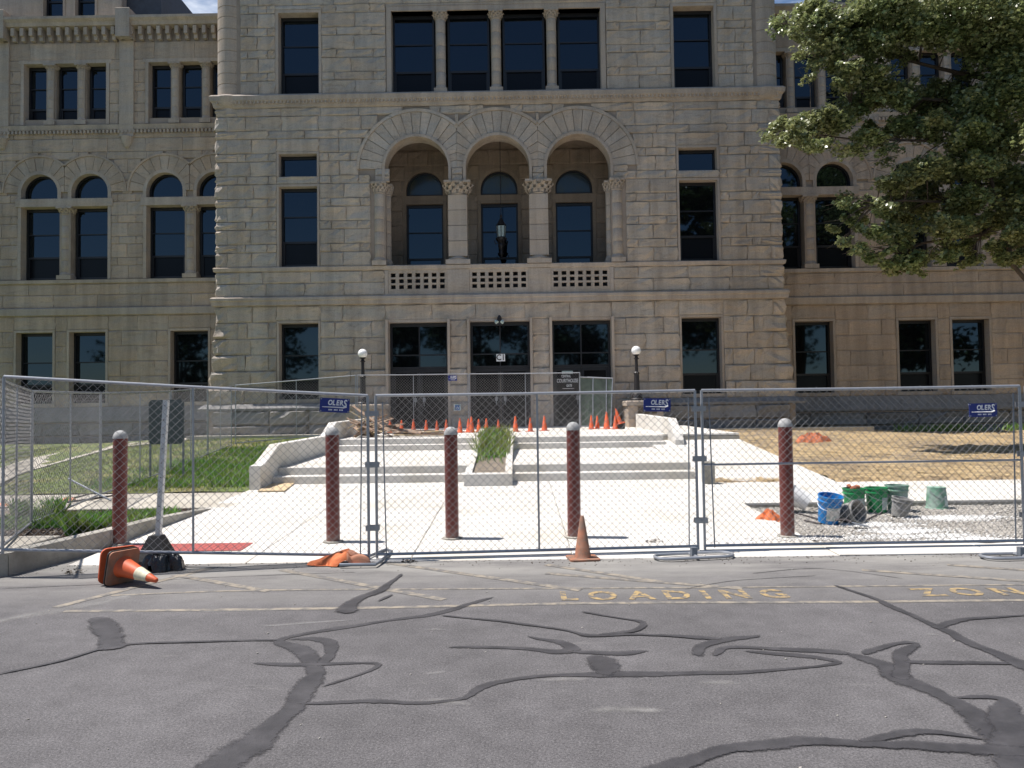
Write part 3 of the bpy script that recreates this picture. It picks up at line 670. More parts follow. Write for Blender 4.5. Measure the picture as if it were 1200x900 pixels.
lg.box(lx0 - .3, lx0, D + .6, D + 2.7, 5.9, 12.3); lg.box(lx1, lx1 + .3, D + .6, D + 2.7, 5.9, 12.3); lg.box(lx0, lx1, D + .6, D + 2.4, 12.05, 12.3); lg.box(lx0, lx1, D + .6, D + 2.4, 5.87, 6.0)
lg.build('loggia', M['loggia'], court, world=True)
for i in range(10):       # courses on the loggia's back wall
    z0 = 6.0 + i * .6
    for a, b in cuts(z0, z0 + .6, lx0, lx1, [(o[0] - .13, o[1] + .13, o[2], o[3]) if o[0] != 'arc' else ('arc', o[1], o[2], .95) for o in LW])[0]:
        k = max(1, round((b - a) / .8))
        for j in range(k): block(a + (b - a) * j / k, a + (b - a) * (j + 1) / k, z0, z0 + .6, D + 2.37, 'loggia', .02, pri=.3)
for c in ARC:
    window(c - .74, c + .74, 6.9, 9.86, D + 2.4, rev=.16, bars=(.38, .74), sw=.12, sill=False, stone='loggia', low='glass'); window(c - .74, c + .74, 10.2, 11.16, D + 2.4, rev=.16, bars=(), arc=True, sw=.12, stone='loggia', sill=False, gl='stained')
# balustrade between the piers
for c in ARC:
    m = MB(); x0, x1, z0, z1 = c - 1.08, c + 1.08, 5.95, 6.80; yb0, yb1 = D - .02, D + .12
    hw, ph = .175, .3
    xs = [x0 + .03 + (x1 - x0 - .06) / 7 * (i + .5) for i in range(7)]; zs = [z0 + .14 + (z1 - z0 - .2) / 3 * (i + .5) - .03 for i in range(3)]
    xe = [x0] + [q for x in xs for q in (x - hw / 2, x + hw / 2)] + [x1]; ze = [z0] + [q for z in zs for q in (z - .075, z + .075)] + [z1]
    for j in range(0, 7, 2): m.box(x0, x1, yb0, yb1, ze[j], ze[j + 1])
    for j in (1, 3, 5):
        for i in range(0, 15, 2): m.box(xe[i], xe[i + 1], yb0, yb1, ze[j], ze[j + 1])
    m.build('pierced_balustrade', M['smooth'], court, world=True)
    b = MB(); b.box(x0, x1, D + .58, D + .61, z0, z1); b.build('dark_backing', M['slate'], court, world=True)  # dark sheet added behind the holes, its colour standing in for shade
for a, b in ((XC - 4.2, ARC[0] - 1.08), (ARC[0] + 1.08, ARC[1] - 1.08), (ARC[1] + 1.08, ARC[2] - 1.08), (ARC[2] + 1.08, XC + 4.2)):
    m = MB(); m.cbox(a + .006, b - .006, D - .045, D + .3, Z_BT + .003, Z_LB, .005); m.build('balustrade_pier', M['smooth'], court, world=True)
m = MB(); m.box(XC - 4.2, XC + 4.2, D - .03, D + .4, Z_BT, 5.948); m.build('balustrade_base', M['smooth'], court, world=True)
# --- entrance doors
def door(a, b, lab=None):
    Y = D + .34; f = MB(); fw = .09; z1 = 4.87; z0 = .98
    f.box(a, a + fw, Y - .06, Y + .06, z0, z1); f.box(b - fw, b, Y - .06, Y + .06, z0, z1); f.box(a + fw, b - fw, Y - .06, Y + .06, z1 - .14, z1)
    c = (a + b) / 2; f.box(c - .022, c + .022, Y - .05, Y + .05, 3.24, z1 - .14)
    for z, h in ((3.68, .022), (3.2, .045)): f.box(a + fw, b - fw, Y - .055, Y + .055, z - h, z + h)
    o = f.build('entrance_door', M['frame'], court, world=True)
    for p, q in ((a + .03, c - .003), (c + .003, b - .03)):
        for u, v in ((3.2, 3.68), (3.68, z1 - .03)): pane_obj(o, p, q, u + .003, v - .003, Y)
        s = MB(); p2, q2 = (a + fw, c - .006) if p < c - .1 else (c + .006, b - fw)
        s.box(p2, p2 + .09, Y - .045, Y + .045, z0, 3.15); s.box(q2 - .09, q2, Y - .045, Y + .045, z0, 3.15); s.box(p2 + .09, q2 - .09, Y - .045, Y + .045, z0, 1.25); s.box(p2 + .09, q2 - .09, Y - .045, Y + .045, 3.03, 3.15)
        s.build('door_leaf', M['frame'], o, world=True)
        pane_obj(o, p2 + .08, q2 - .08, 1.24, 3.04, Y, 'doorglass')
        hx = c + (-.16 if p < c - .1 else .16); h = MB(); h.tube([(hx, Y - .05, 2.2), (hx, Y - .11, 2.18), (hx, Y - .11, 1.82), (hx, Y - .05, 1.8)], .014, 8); h.box(hx - .05, hx + .05, Y - .06, Y - .045, 1.95, 2.1)
        h.build('handle', M['galv'], o, world=True)
    s = MB(); sw = .09
    s.box(a - sw, a + .004, D - .2, Y + .07, .96, z1 + sw); s.box(b - .004, b + sw, D - .2, Y + .07, .96, z1 + sw); s.box(a + .004, b - .004, D - .2 + .17, Y + .07, z1 - .004, z1 + sw); s.build('surround', M['smooth'], o, world=True)
    return o
dd = [door(a, b) for a, b in doors]
# --- wings
def wing(sg):
    def bx(px, py): return abs(at(px, py, DW).x - XC)   # measured on the left wing, mirrored for the right
    xi, xo = 10.3, 25.0
    def pair(a, b): return (XC - b, XC - a) if sg < 0 else (XC + a, XC + b)
    g = [(11.46, 12.95), (15.49, 16.93), (17.57, 19.02), (21.6, 23.05)]
    m1, m2 = bx(222.6, 285), bx(75.6, 285); am = []
    for c in (m1, m2, m2 + (m2 - m1)): am += [(c - 1.72, c - .27), (c + .27, c + 1.72)]
    u = []
    for c in (m1, m2, m2 + (m2 - m1)): u += [(c - 1.64, c - .82), (c - .41, c + .41), (c + .82, c + 1.64)]
    og = [(*pair(a, b), 2.1, 4.90) for a, b in g if b < xo]
    om = [(*pair(a, b), Z_LT, 9.86) for a, b in am if b < xo]; oa = []
    for a, b in am:
        if b < xo: p = pair(a, b); oa.append((p[0], p[1], 10.18, 10.44)); oa.append(('arc', (p[0] + p[1]) / 2, 10.44, (b - a) / 2))
    ou = [(*pair(a, b), Z_CT, 15.58) for a, b in u if b < xo]
    x0, x1 = pair(xi, xo); m = MB(); e7 = lambda L_: [(o[0] - .05, o[1] + .05, o[2], o[3] + .05) if o[0] != 'arc' else ('arc', o[1], o[2], o[3] + .05) for o in L_]
    core_wall(m, x0, x1, .3, Z_BB, e7(og), DW + .04, DW + .6); core_wall(m, x0, x1, Z_BB, Z_CB, e7(om) + e7(oa), DW + .04, DW + .6); core_wall(m, x0, x1, Z_CB, 17.25, e7(ou), DW + .04, DW + .6)
    xe = XC + sg * xo; m.box(min(xe, xe - sg * .5), max(xe, xe - sg * .5), DW + .6, 40, .3, 17.25); m.box(x0, x1, 40, 40.4, .3, 17.25)
    m.build('wing_wall', M['core'], court, world=True)
    Y_ = lambda z: DW; ex = lambda L_, q: [(o[0] - q, o[1] + q, o[2] - .02, o[3] + q) if o[0] != 'arc' else ('arc', o[1], o[2], o[3] + .7) for o in L_]
    for i in range(6): course(i, rg[i], rg[i + 1], x0, x1, ex(og, .09), Y_, 'stonew', 1.4, .025)
    course(0, Z_BT, 6.36, x0, x1, [], Y_, 'stonew', 1.5, .02); course(1, 6.36, Z_LB, x0, x1, [], Y_, 'stonew', 1.5, .02)
    z = Z_LT; i = 0; blank = []
    for c in (m1, m2, m2 + (m2 - m1)): p = pair(c - 1.84, c + 1.84); blank += [(p[0], p[1], Z_LT, 10.6, 1)]
    for o in oa:
        if o[0] == 'arc': blank.append(('arc', o[1], o[2], 1.3))
    while z < Z_CB - .1:
        h = .54 if i % 2 == 0 else .303; z1 = min(z + h, Z_CB)
        if z1 > Z_CB - .12: z1 = Z_CB
        course(i + 1, z, z1, x0, x1, blank, Y_, 'stonew', 1.2, .022); z = z1; i += 1
    z = 13.12; i = 0; bu = [(pair(c - 1.76, c + 1.76)[0], pair(c - 1.76, c + 1.76)[1], 13.1, 15.72) for c in (m1, m2, m2 + (m2 - m1))]
    for h in (.50, .33, .50, .33, .52, .42, .70): course(i, z, z + h, x0, x1, bu, Y_, 'stonew', 1.3, .015); z += h; i += 1
    # mouldings
    for pr, nm in (([(0, Z_BB), (.10, Z_BB + .03), (.12, Z_BT - .05), (0, Z_BT)], 'string_course'), ([(0, Z_LB), (.08, Z_LB + .03), (.08, Z_LT - .02), (-.3, Z_LT + .003)], 'sill_course'),
                   ([(0, 12.87), (.06, 12.9), (.11, 13.08), (-.3, 13.12)], 'string_course'), ([(0, 16.92), (.28, 16.97), (.32, 17.1), (.42, 17.2), (.42, 17.3), (0, 17.34)], 'cornice'),
                   ([(.10, Z_WT), (.34, Z_WT - .5), (.34, Z_WT - .56), (.1, Z_WT - .62)], 'water_table')):
        mm = MB(); vs = []
        for o_, z_ in pr: vs += [(x0, DW - o_, z_), (x1, DW - o_, z_)]
        mm.add(vs, [(2 * k, 2 * k + 1, 2 * k + 3, 2 * k + 2) for k in range(len(pr) - 1)]); mm.build(nm, M['smooth'] if nm != 'water_table' else M['plinth'], court, world=True)
    x = x0
    while x < x1 - .3:
        w_ = min(random.uniform(1.4, 2.3), x1 - x); block(x, x + w_, .25, .82, DW - .2, 'plinth', .07, gap=.015); block(x, x + w_, .82, Z_WT - .62, DW - .2, 'plinth', .07, gap=.015); x += w_
    mm = MB(); mm.box(x0, x1, DW - .17, DW + .04, .2, Z_WT - .6); mm.build('plinth', M['core'], court, world=True)
    # corbel table under the eaves, dentils
    mm = MB(); k = 0; x = x0 + .15
    while x < x1:
        mm.box(x - .07, x + .07, DW - .26, DW + .02, 16.62, 16.93); mm.box(x - .07, x + .07, DW - .15, DW + .02, 16.45, 16.619); x += .36
    tag(mm.build('corbel_bracket', M['smooth'], court, world=True), kind='stuff')
    mm = MB(); x = x0
    while x < x1: mm.box(x - .035, x + .035, DW - .13, DW + .02, 12.74, 12.86); x += .15
    tag(mm.build('carved_dentil', M['smooth'], court, world=True), kind='stuff')
    # windows
    for a, b, c, d in og: window(a, b, c, d, DW, bars=(.42, .74), sw=.085, rev=.36)
    for a, b, c, d in om: window(a, b, c + .005, d, DW, bars=(.36, .68), sur=False, rev=.38)
    for k in range(0, len(oa), 2):
        a, b, c, d = oa[k]; o2 = oa[k + 1]; window(a, b, c, o2[2] + o2[3], DW, bars=(), arc=True, sw=.13, rev=.30, sill=False, stone='smooth')
        n = 11; mm = MB()
        side_clip = .99
        for q in range(n):
            t0, t1 = math.pi * q / n + .007, math.pi * (q + 1) / n - .007
            other = oa[k + 2][1] if (k // 2) % 2 == 0 and k + 3 <= len(oa) else None
            # neighbour in the pair lies towards its own column
            cx = o2[1]; pc = min((abs(cx - (XC + sg * cc)), XC + sg * cc) for cc in (m1, m2, m2 + (m2 - m1)))[1]; tow = 1 if pc > cx else -1
            ringseg(mm, cx, 10.44, o2[3] + .13, 1.4, t0, t1, DW - random.uniform(.02, .04), DW + .2, clip=.985 if math.cos((t0 + t1) / 2) * tow > 0 else None)
        tag(mm.build('voussoir', M['stonew'], court, world=True), kind='stuff')
        mm = MB(); ta = math.acos(.985 / 1.45); t0, t1 = (ta, math.pi) if tow > 0 else (0, math.pi - ta); ringseg(mm, cx, 10.44, 1.405, 1.48, t0, t1, DW - .06, DW + .1, n=18); mm.build('hood_moulding', M['stonew'], court, world=True)
    for c in (m1, m2, m2 + (m2 - m1)):
        p = pair(c - 1.84, c + 1.84)
        if p[0] < x0 - .1 or p[1] > x1 + .1: continue
        for bxs, nm in (((p[0], p[0] + .124, DW - .03, DW + .45, Z_LT + .004, 9.858), 'jamb'), ((p[1] - .124, p[1], DW - .03, DW + .45, Z_LT + .004, 9.858), 'jamb'), ((p[0] - .08, p[1] + .08, DW - .06, DW + .45, 9.86, 10.176), 'lintel'),
                        ((p[0], p[1], DW - .03, DW + .3, 15.582, 15.72), 'lintel'), ((p[0] + .08, p[0] + .204, DW - .03, DW + .45, 13.13, 15.58), 'jamb'), ((p[1] - .204, p[1] - .08, DW - .03, DW + .45, 13.13, 15.58), 'jamb')): MB().box(*bxs).build(nm, M['smooth'], court, world=True)
        column(XC + sg * c, DW + .2, Z_LT + .004, 9.86, .215)
        for q in (-.615, .615): column(XC + sg * c + q, DW + .16, 13.13, 15.58, .165, cap_h=.26)
    for a, b, c, d in ou: window(a, b, 13.13, 15.58, DW, bars=(.36, .70), sur=False, rev=.36)
    # pilasters between the bays
    for c in ((m1 + m2) / 2, m2 + (m2 - m1) / 2):
        p = pair(c - .28, c + .28); mm = MB(); mm.cbox(p[0], p[1], DW - .09, DW + .1, 12.6, 16.45, .01); mm.lathe([(.02, 12.12), (.12, 12.2), (.2, 12.4), (.24, 12.598)], 14, ((p[0] + p[1]) / 2, DW, 0))
        mm.cbox(p[0], p[1], DW - .43, DW + .1, 16.45, 17.6, .02); mm.build('pilaster', M['smooth'], court, world=True)
    # gabled bay above the eaves, slate roof
    p = pair((m1 + m2) / 2 + .3, xo); mm = MB(); d2 = [(XC + sg * (c_ + q) - .4, XC + sg * (c_ + q) + .4, 17.5, 19.0) for c_ in (m2 + .55, m2 + 5.4) for q in (-1.28, 0)]
    core_wall(mm, p[0], p[1], 17.25, 19.6, d2, DW + .1, DW + .6); mm.build('dormer_wall', M['smooth'], court, world=True)
    for a, b, c, d in d2: window(a, b, c, d, DW + .1, bars=(.5,), sw=.08, rev=.25, sill=False)
    p = pair(xi + .2, (m1 + m2) / 2 + .3); q = pair((m1 + m2) / 2 - 1.1, (m1 + m2) / 2 + .3)
    mm = MB(); mm.add([(p[0], DW - .2, 17.34), (p[1], DW - .2, 17.34), (p[1], DW + .35, 17.62), (p[0], DW + .35, 17.62), (p[0], 40, 17.65), (p[1], 40, 17.65)], [(0, 1, 2, 3), (3, 2, 5, 4)])
    mm.box(q[0], q[1], DW + .5, 34, 17.3, 19.4); p = pair((m1 + m2) / 2 + .3, xo); mm.box(p[0], p[1], DW + .605, 40, 17.3, 19.5); mm.build('slate_roof', M['slate'], court, world=True)
wing(-1); wing(1)
m = MB(); m.box(X0 - .2, X1 + .2, D - .25, 40, Z_TOP, Z_TOP + .5); m.build('eaves', M['smooth'], court, world=True)
m = MB(); m.add([(X0 - .2, D - .2, Z_TOP + .5), (X1 + .2, D - .2, Z_TOP + .5), (X1 + .2, 40, Z_TOP + .5), (X0 - .2, 40, Z_TOP + .5), (XC - 4, 34, 24), (XC + 4, 34, 24)], [(0, 1, 5, 4), (1, 2, 5), (2, 3, 4, 5), (3, 0, 4)]); m.build('roof', M['slate'], court, world=True)
# --- emit the stones: the largest 250 singly (the corner stones above are single too), the rest joined
BL.sort(key=lambda t: -t[0])
def vis(Mx):
    p = Mx.translation; d = p - Vector((0, 0, CAMZ)); f = d.dot(Fw); return abs(d.dot(Rc) / f) < .68 and abs(d.dot(Uc) / f) < .5
single = 0; rest = {}
for a, Mx, v, mn, amp in BL:
    if single < 248 and mn in ('stone', 'stonew') and vis(Mx): mobj('stone_block', block_variant(v, mn, amp), court, Mx, True); single += 1
    else: rest.setdefault(mn, []).append((Mx, v, amp))
for mn, L_ in rest.items():
    vs, fs = [], []; n = 0
    for Mx, v, amp in L_:
        me = block_variant(v, mn, amp)
        vs += [Mx @ p.co for p in me.vertices]; fs += [tuple(i + n for i in p.vertices) for p in me.polygons]; n += len(me.vertices)
    me = bpy.data.meshes.new('stone_block'); me.from_pydata(vs, [], fs); me.materials.append(M[mn]); tag(mobj('stone_block', me, court, None, True), kind='stuff')
print('stones', len(BL), 'single', single)
# ================================================================== THE GROUND
def gz(x, y):        # lawn and straw height: rises from the pavement to the building, more in the middle
    t = min(max((y - 14.3) / 14.0, 0), 1); k = min(max(1 - (abs(x - XC) - 9.5) / 6, 0), 1)
    return .22 + t * (.34 + .25 * k)
def az(y): return max(0, .0385 * (y - 8.45))
def sheet(name, x0, x1, y0, y1, zf, m, nx=20, ny=20, jit=0, kind='structure', th=None):
    X = np.linspace(x0, x1, nx + 1); Y = np.linspace(y0, y1, ny + 1); V = [(x, y, zf(x, y) + (random.uniform(-jit, jit) if jit else 0)) for y in Y for x in X]
    b = MB(); b.add(V, [(j * (nx + 1) + i, j * (nx + 1) + i + 1, (j + 1) * (nx + 1) + i + 1, (j + 1) * (nx + 1) + i) for j in range(ny) for i in range(nx)])
    return tag(b.build(name, m, smooth=True, angle=80), kind=kind)
def poly(name, pts, z, m, kind='structure', parent=None, th=0, zf=None):
    b = MB(); zz = [(zf(p[0], p[1]) if zf else z) for p in pts]; n = len(pts); vs = [(p[0], p[1], q) for p, q in zip(pts, zz)]
    if th: vs += [(p[0], p[1], q - th) for p, q in zip(pts, zz)]; b.add(vs, [tuple(range(n)), tuple(range(n, 2 * n))[::-1]] + [(i, n + i, n + (i + 1) % n, (i + 1) % n) for i in range(n)])
    else: b.add(vs, [tuple(range(n))])
    o = b.build(name, m, parent, world=bool(parent))
    if kind: tag(o, kind=kind)
    return o
b = MB(); b.box(-600, 600, -600, 600, -.3, -.06); tag(b.build('ground', M['ground']), kind='structure')
b = MB(); b.box(-90, 90, -13, 8.44, -.05, 0); b.box(-7.5, -4.87, 8.44, 10.8, -.05, 0); road = tag(b.build('road', M['asphalt']), kind='structure')
# plaza of cast slabs
b = MB(); b.add([(-4.97, 8.46, -.08), (3.52, 8.46, -.08), (3.52, 15, .16), (-4.97, 15, .16), (-4.97, 8.46, -.03), (3.52, 8.46, -.03), (3.52, 15, .22), (-4.97, 15, .22)], [(0, 3, 2, 1), (4, 5, 6, 7), (0, 1, 5, 4), (1, 2, 6, 5), (2, 3, 7, 6), (3, 0, 4, 7)])
plaza = tag(b.build('plaza', M['kerb']), kind='structure')
def slab(x0, x1, y0, y1, z0f, parent, m, th=.06, name='concrete_slab', g=.004, xs=None):
    q = [(x0 + g, y0 + g), (x1 - g, y0 + g), (x1 - g, y1 - g), (x0 + g, y1 - g)]
    if xs: q[3] = (xs + g, y1 - g)
    b = MB(); c = .008; cxx = sum(p[0] for p in q) / 4; cyy = sum(p[1] for p in q) / 4
    inn = [(p[0] + math.copysign(c, cxx - p[0]), p[1] + math.copysign(c, cyy - p[1])) for p in q]
    vs = [(*p, z0f(*p) - th) for p in q] + [(*p, z0f(*p) - c) for p in q] + [(*p, z0f(*p)) for p in inn]
    b.add(vs, [(0, 3, 2, 1), (8, 9, 10, 11)] + [(i, (i + 1) % 4, 4 + (i + 1) % 4, 4 + i) for i in range(4)] + [(4 + i, 4 + (i + 1) % 4, 8 + (i + 1) % 4, 8 + i) for i in range(4)])
    return b.build(name, m, parent, world=True)
zf = lambda x, y: .0385 * (y - 8.45)
ys = [8.46, 9.05, 10.5, 12.0, 13.45, 14.9]; xs = [-4.97, -3.0, -1.2, .6, 2.05, 3.5]
for i in range(5):
    for j in range(5): slab(xs[i], xs[i + 1], ys[j], ys[j + 1], zf, plaza, M['concrete'])
# concrete strip along the street beside the gravel, sidewalks left and right
def walk(name, x0, x1, y0, y1, zfn, m, n, edge=M['kerb']):
    b = MB(); b.add([(x0, y0 + .003, zfn(x0, y0) - .09), (x1, y0 + .003, zfn(x1, y0) - .09), (x1, y1, zfn(x1, y1) - .09), (x0, y1, zfn(x0, y1) - .09), (x0, y0 + .003, zfn(x0, y0) - .035), (x1, y0 + .003, zfn(x1, y0) - .035), (x1, y1, zfn(x1, y1) - .035), (x0, y1, zfn(x0, y1) - .035)],
            [(0, 3, 2, 1), (4, 5, 6, 7), (0, 1, 5, 4), (1, 2, 6, 5), (2, 3, 7, 6), (3, 0, 4, 7)])
    o = tag(b.build(name, edge), kind='structure')
    for i in range(n): slab(x0 + (x1 - x0) * i / n, x0 + (x1 - x0) * (i + 1) / n, y0, y1, zfn, o, m, th=.085)
    return o
walk('kerb_strip', 3.5, 24, 8.46, 9.05, lambda x, y: .012 + (y - 8.45) * .02, M['concrete'], 12)
walk('sidewalk', 3.504, 24, 12.0, 14.25, lambda x, y: .14 + (y - 12) * .035, M['concrete'], 12)
walk('sidewalk', -22, -4.6, 12.25, 14.0, lambda x, y: .15 + (y - 12.25) * .03, M['oldconc'], 11)
# steps and landings
steps = thing('concrete_steps', 'broad new white concrete steps rising to the entrance terrace, with two landings', 'steps', (XC, 14.9, .25))
def step(x0, x1, y0, y1, z0, z1, m=M['concrete'], name='step', zb=None):
    b = MB(); b.cbox(x0, x1, y0, y1, z0, z1, .012); return b.build(name, m, steps, world=True)
for (x0, x1, x2) in ((-4.745, -1.002, -1.002), (-.098, 3.42, 3.78)):
    step(x0, x1, 14.9, 15.25, .1, .40); 
    step(x0, x1, 15.252, 15.75, .1, .55)
    n = 2; 
    for i in range(2):
        a, c = x0 + (x1 - x0) * i / 2, x0 + (x1 - x0) * (i + 1) / 2
        for u, v in ((15.752, 17.6), (17.6, 19.6)): slab(a, c, u, v, lambda x, y: .55 + (y - 15.7) * .018, steps, M['concrete'], .3, 'landing_slab')
    step(x0, x2, 19.6, 19.95, .3, .77); step(x0, x2, 19.952, 20.45, .3, .92)
terrace = tag(MB().box(-4.75, 5.9, 20.46, 28.2, .3, .86).build('terrace', M['kerb']), kind='structure')
for i in range(6):
    for j in range(4): slab(-4.75 + i * 1.775, -4.75 + (i + 1) * 1.775, 20.46 + j * 1.95, 20.46 + (j + 1) * 1.95, lambda x, y: .925 + (y - 20.46) * .008, terrace, M['concrete'], .05)
# ramp on the right
rz = lambda x, y: .215 + (y - 14.25) * .088 if y < 22.4 else .932
ramp = tag(MB().box(3.85, 5.85, 14.3, 14.4, -.02, .1).build('ramp', M['kerb']), kind='structure')
yy = [14.26, 16.0, 17.6, 19.2, 20.8, 22.35]
for j in range(5): slab(3.43 if j < 4 else 3.8, 5.9, yy[j], yy[j + 1], lambda x, y: .215 + (y - 14.25) * .088, ramp, M['concrete'], .4)
def band_poly(name, a, b_, z, m): return poly(name, [a[0], a[1], b_[1], b_[0]], z, m, th=.1)
tag(MB().box(5.9, 12.5, 27.0, 27.75, .3, .845).build('path', M['oldconc']), kind='structure'); tag(MB().box(10.6, 26, 28.7, 29.75, .2, .60).build('path', M['oldconc']), kind='structure')
tag(MB().box(-11.6, -5.85, 26.9, 27.7, .3, .84).build('path', M['oldconc']), kind='structure')
# lawn (left) and straw field (right)
lawn = sheet('lawn', -26, -4.93, 14.02, 29.9, gz, M['turf'], 50, 40, .012)
strawf = sheet('straw_field', 5.9, 30, 14.2, 29.8, lambda x, y: gz(x, y) + .03 if y > 14.21 else .12, M['strawbed'], 110, 80, .035)
sheet('straw_patch', 3.55, 5.0, 14.2, 15.9, lambda x, y: .12 if y < 14.21 else .25 + .02 * math.sin(x * 7), M['strawbed'], 8, 8, .02)
# the pale path slanting over the lawn
PT = [on(-40, 563, .3), on(28, 546, .3), on(135, 521, .42), on(245, 516, .6), on(300, 512.5, .7)]; PB = [on(-40, 584, .28), on(28, 557, .3), on(135, 533, .36), on(245, 521, .52), on(300, 516, .66)]
for i in range(4):
    q = [PB[i], PB[i + 1], PT[i + 1], PT[i]]; b = MB(); b.add([(p.x, p.y, gz(p.x, p.y) + .035) for p in q] + [(p.x, p.y, gz(p.x, p.y) - .05) for p in q], [(0, 1, 2, 3), (0, 4, 5, 1), (1, 5, 6, 2), (2, 6, 7, 3), (3, 7, 4, 0)]); tag(b.build('path', M['oldconc']), kind='structure')
# gravel bed
sheet('gravel_bed', 3.505, 24, 9.05, 11.99, lambda x, y: .02 + (y - 9) * .012, M['gravelbed'], 60, 12, .012)
# planting bed at the left kerb, sidewalk corner slab
sheet('planting_bed', -10.5, -5.1, 9.0, 12.3, lambda x, y: .13 + .01 * math.sin(3 * x + y), M['soil'], 20, 16, .01)
# retaining kerb at the left, tapering into the paving
kp = [(-4.82, 12.1, .155), (-4.93, 10.6, .22), (-4.985, 9.4, .24), (-5.27, 7.95, .235), (-5.9, 7.35, .23), (-7.0, 7.05, .22), (-9.0, 6.9, .2), (-14, 6.8, .2), (-22, 6.8, .2)]
kerb = thing('kerb', 'weathered concrete kerb curving round the planting bed at the left', 'kerb', (-5, 9, 0))
for i in range(len(kp) - 1):
    (xa, ya, za), (xb, yb, zb) = kp[i], kp[i + 1]; d = Vector((xb - xa, yb - ya, 0)).normalized(); n1 = Vector((d.y, -d.x, 0)) * .17
    pa = Vector((kp[max(i - 1, 0)][0], kp[max(i - 1, 0)][1], 0)); 
    def nrm(k):
        a = Vector(kp[max(k - 1, 0)][:2]); c = Vector(kp[min(k + 1, len(kp) - 1)][:2]); e = (c - a).normalized(); return Vector((e.y, -e.x)) * .17
    na, nb = nrm(i), nrm(i + 1); e1 = d * .004
    q = [(xa + e1.x, ya + e1.y), (xb - e1.x, yb - e1.y), (xb + nb.x, yb + nb.y), (xa + na.x, ya + na.y)]; zz = [za, zb, zb, za]; ba = [max(az(ya) - .1, -.05), -.05, -.05, max(az(ya) - .1, -.05)]
    MB().add([(*p, z) for p, z in zip(q, ba)] + [(*p, z) for p, z in zip(q, zz)], [(0, 1, 2, 3), (7, 6, 5, 4), (0, 4, 5, 1), (1, 5, 6, 2), (2, 6, 7, 3), (3, 7, 4, 0)]).build('kerb_stone', M['kerb'], kerb, world=True)
pw = tag(MB().box(-30, -5.47, 7.0, 7.3, .0, .1).build('pavement', M['kerb']), kind='structure')
for i in range(9): slab(-5.47 - (i + 1) * 1.5, -5.47 - i * 1.5, 7.75 if i == 0 else 7.4, 9.2, lambda x, y: .215, pw, M['oldconc'], .12)
# red tactile pad
pad = thing('tactile_pad', 'red tactile paving pad set in the white plaza beside the leftmost bollard', 'tactile paving', (-3.9, 9.3, .04))
for i in range(2):
    b = MB(); x0, x1 = -4.75 + i * .74, -4.75 + (i + 1) * .74
    zt = lambda y: zf(0, y) + .008
    b.add([(x0 + .004, 9.08, zt(9.08)), (x1 - .004, 9.08, zt(9.08)), (x1 - .004, 9.5, zt(9.5)), (x0 + .004, 9.5, zt(9.5)), (x0 + .004, 9.08, zt(9.08) - .02), (x1 - .004, 9.08, zt(9.08) - .02), (x1 - .004, 9.5, zt(9.5) - .02), (x0 + .004, 9.5, zt(9.5) - .02)], [(0, 1, 2, 3), (4, 5, 1, 0), (5, 6, 2, 1), (6, 7, 3, 2), (7, 4, 0, 3)])
    t = b.build('tactile_tile', M['tactile'], pad, world=True); d = MB()
    for u in range(12):
        for v in range(7): d.lathe([(.013, 0), (.008, .005)], 6, (x0 + .04 + u * .06, 9.11 + v * .06, zt(9.11 + v * .06)))
    tag(d.build('truncated_dome', M['tactile'], t, world=True), kind='stuff')

# ------------------------------------------------------------------ markings and crack sealing on the asphalt
def ribbon(name, pts, m, z=.004, kind='structure', soft=False):
    """pts: (px, py, width in metres); a film laid flat on the road"""
    P = [(on(a, b_, 0), w_) for a, b_, w_ in pts]; Q = []
    for k in range(len(P) - 1):
        (p0, w0), (p1, w1) = P[k], P[k + 1]; L_ = (p1 - p0).length; n = max(2, int(L_ / .06))
        pm = P[k - 1][0] if k else p0; pn = P[k + 2][0] if k + 2 < len(P) else p1
        for i in range(n):
            t = i / n; t2, t3 = t * t, t * t * t
            c = .5 * ((2 * p0) + (-pm + p1) * t + (2 * pm - 5 * p0 + 4 * p1 - pn) * t2 + (-pm + 3 * p0 - 3 * p1 + pn) * t3); Q.append((c, w0 + (w1 - w0) * t))
    Q.append(P[-1]); V = []; E = []; C_ = (-1, -.55, 0, .55, 1) if soft else (-1, 1); nc = len(C_); N_ = len(Q); sd = random.uniform(0, 9)
    for i, (c, w_) in enumerate(Q):
        d = (Q[min(i + 2, N_ - 1)][0] - Q[max(i - 2, 0)][0]); d = Vector((d.x, d.y, 0)).normalized(); nn = Vector((-d.y, d.x, 0)); mnd = .012 * math.sin(i * .35 + sd) + .008 * math.sin(i * .83 + sd) if soft else 0
        w_ *= 1 + (.14 * math.sin(i * .19 + sd) + .14 * math.sin(i * .53 + 2 * sd) if soft else 0)
        for q in C_:
            v = c + nn * (w_ / 2 * (1.22 if soft else 1) * q + mnd * min(1, w_ * 9)); V.append((v.x, min(v.y, 8.43), z)); E.append((1 - abs(q)) * min(1, (i + .6) / 2.2, (N_ - 1 - i + .6) / 2.2))
    b = MB(); b.add(V, [(nc * i + c, nc * i + c + 1, nc * i + nc + c + 1, nc * i + nc + c) for i in range(N_ - 1) for c in range(nc - 1)]); o = b.build(name, m); tag(o, kind=kind)
    if soft: a_ = o.data.attributes.new('edge', 'FLOAT', 'POINT'); a_.data.foreach_set('value', np.array(E, np.float32))
    return o
k = 0
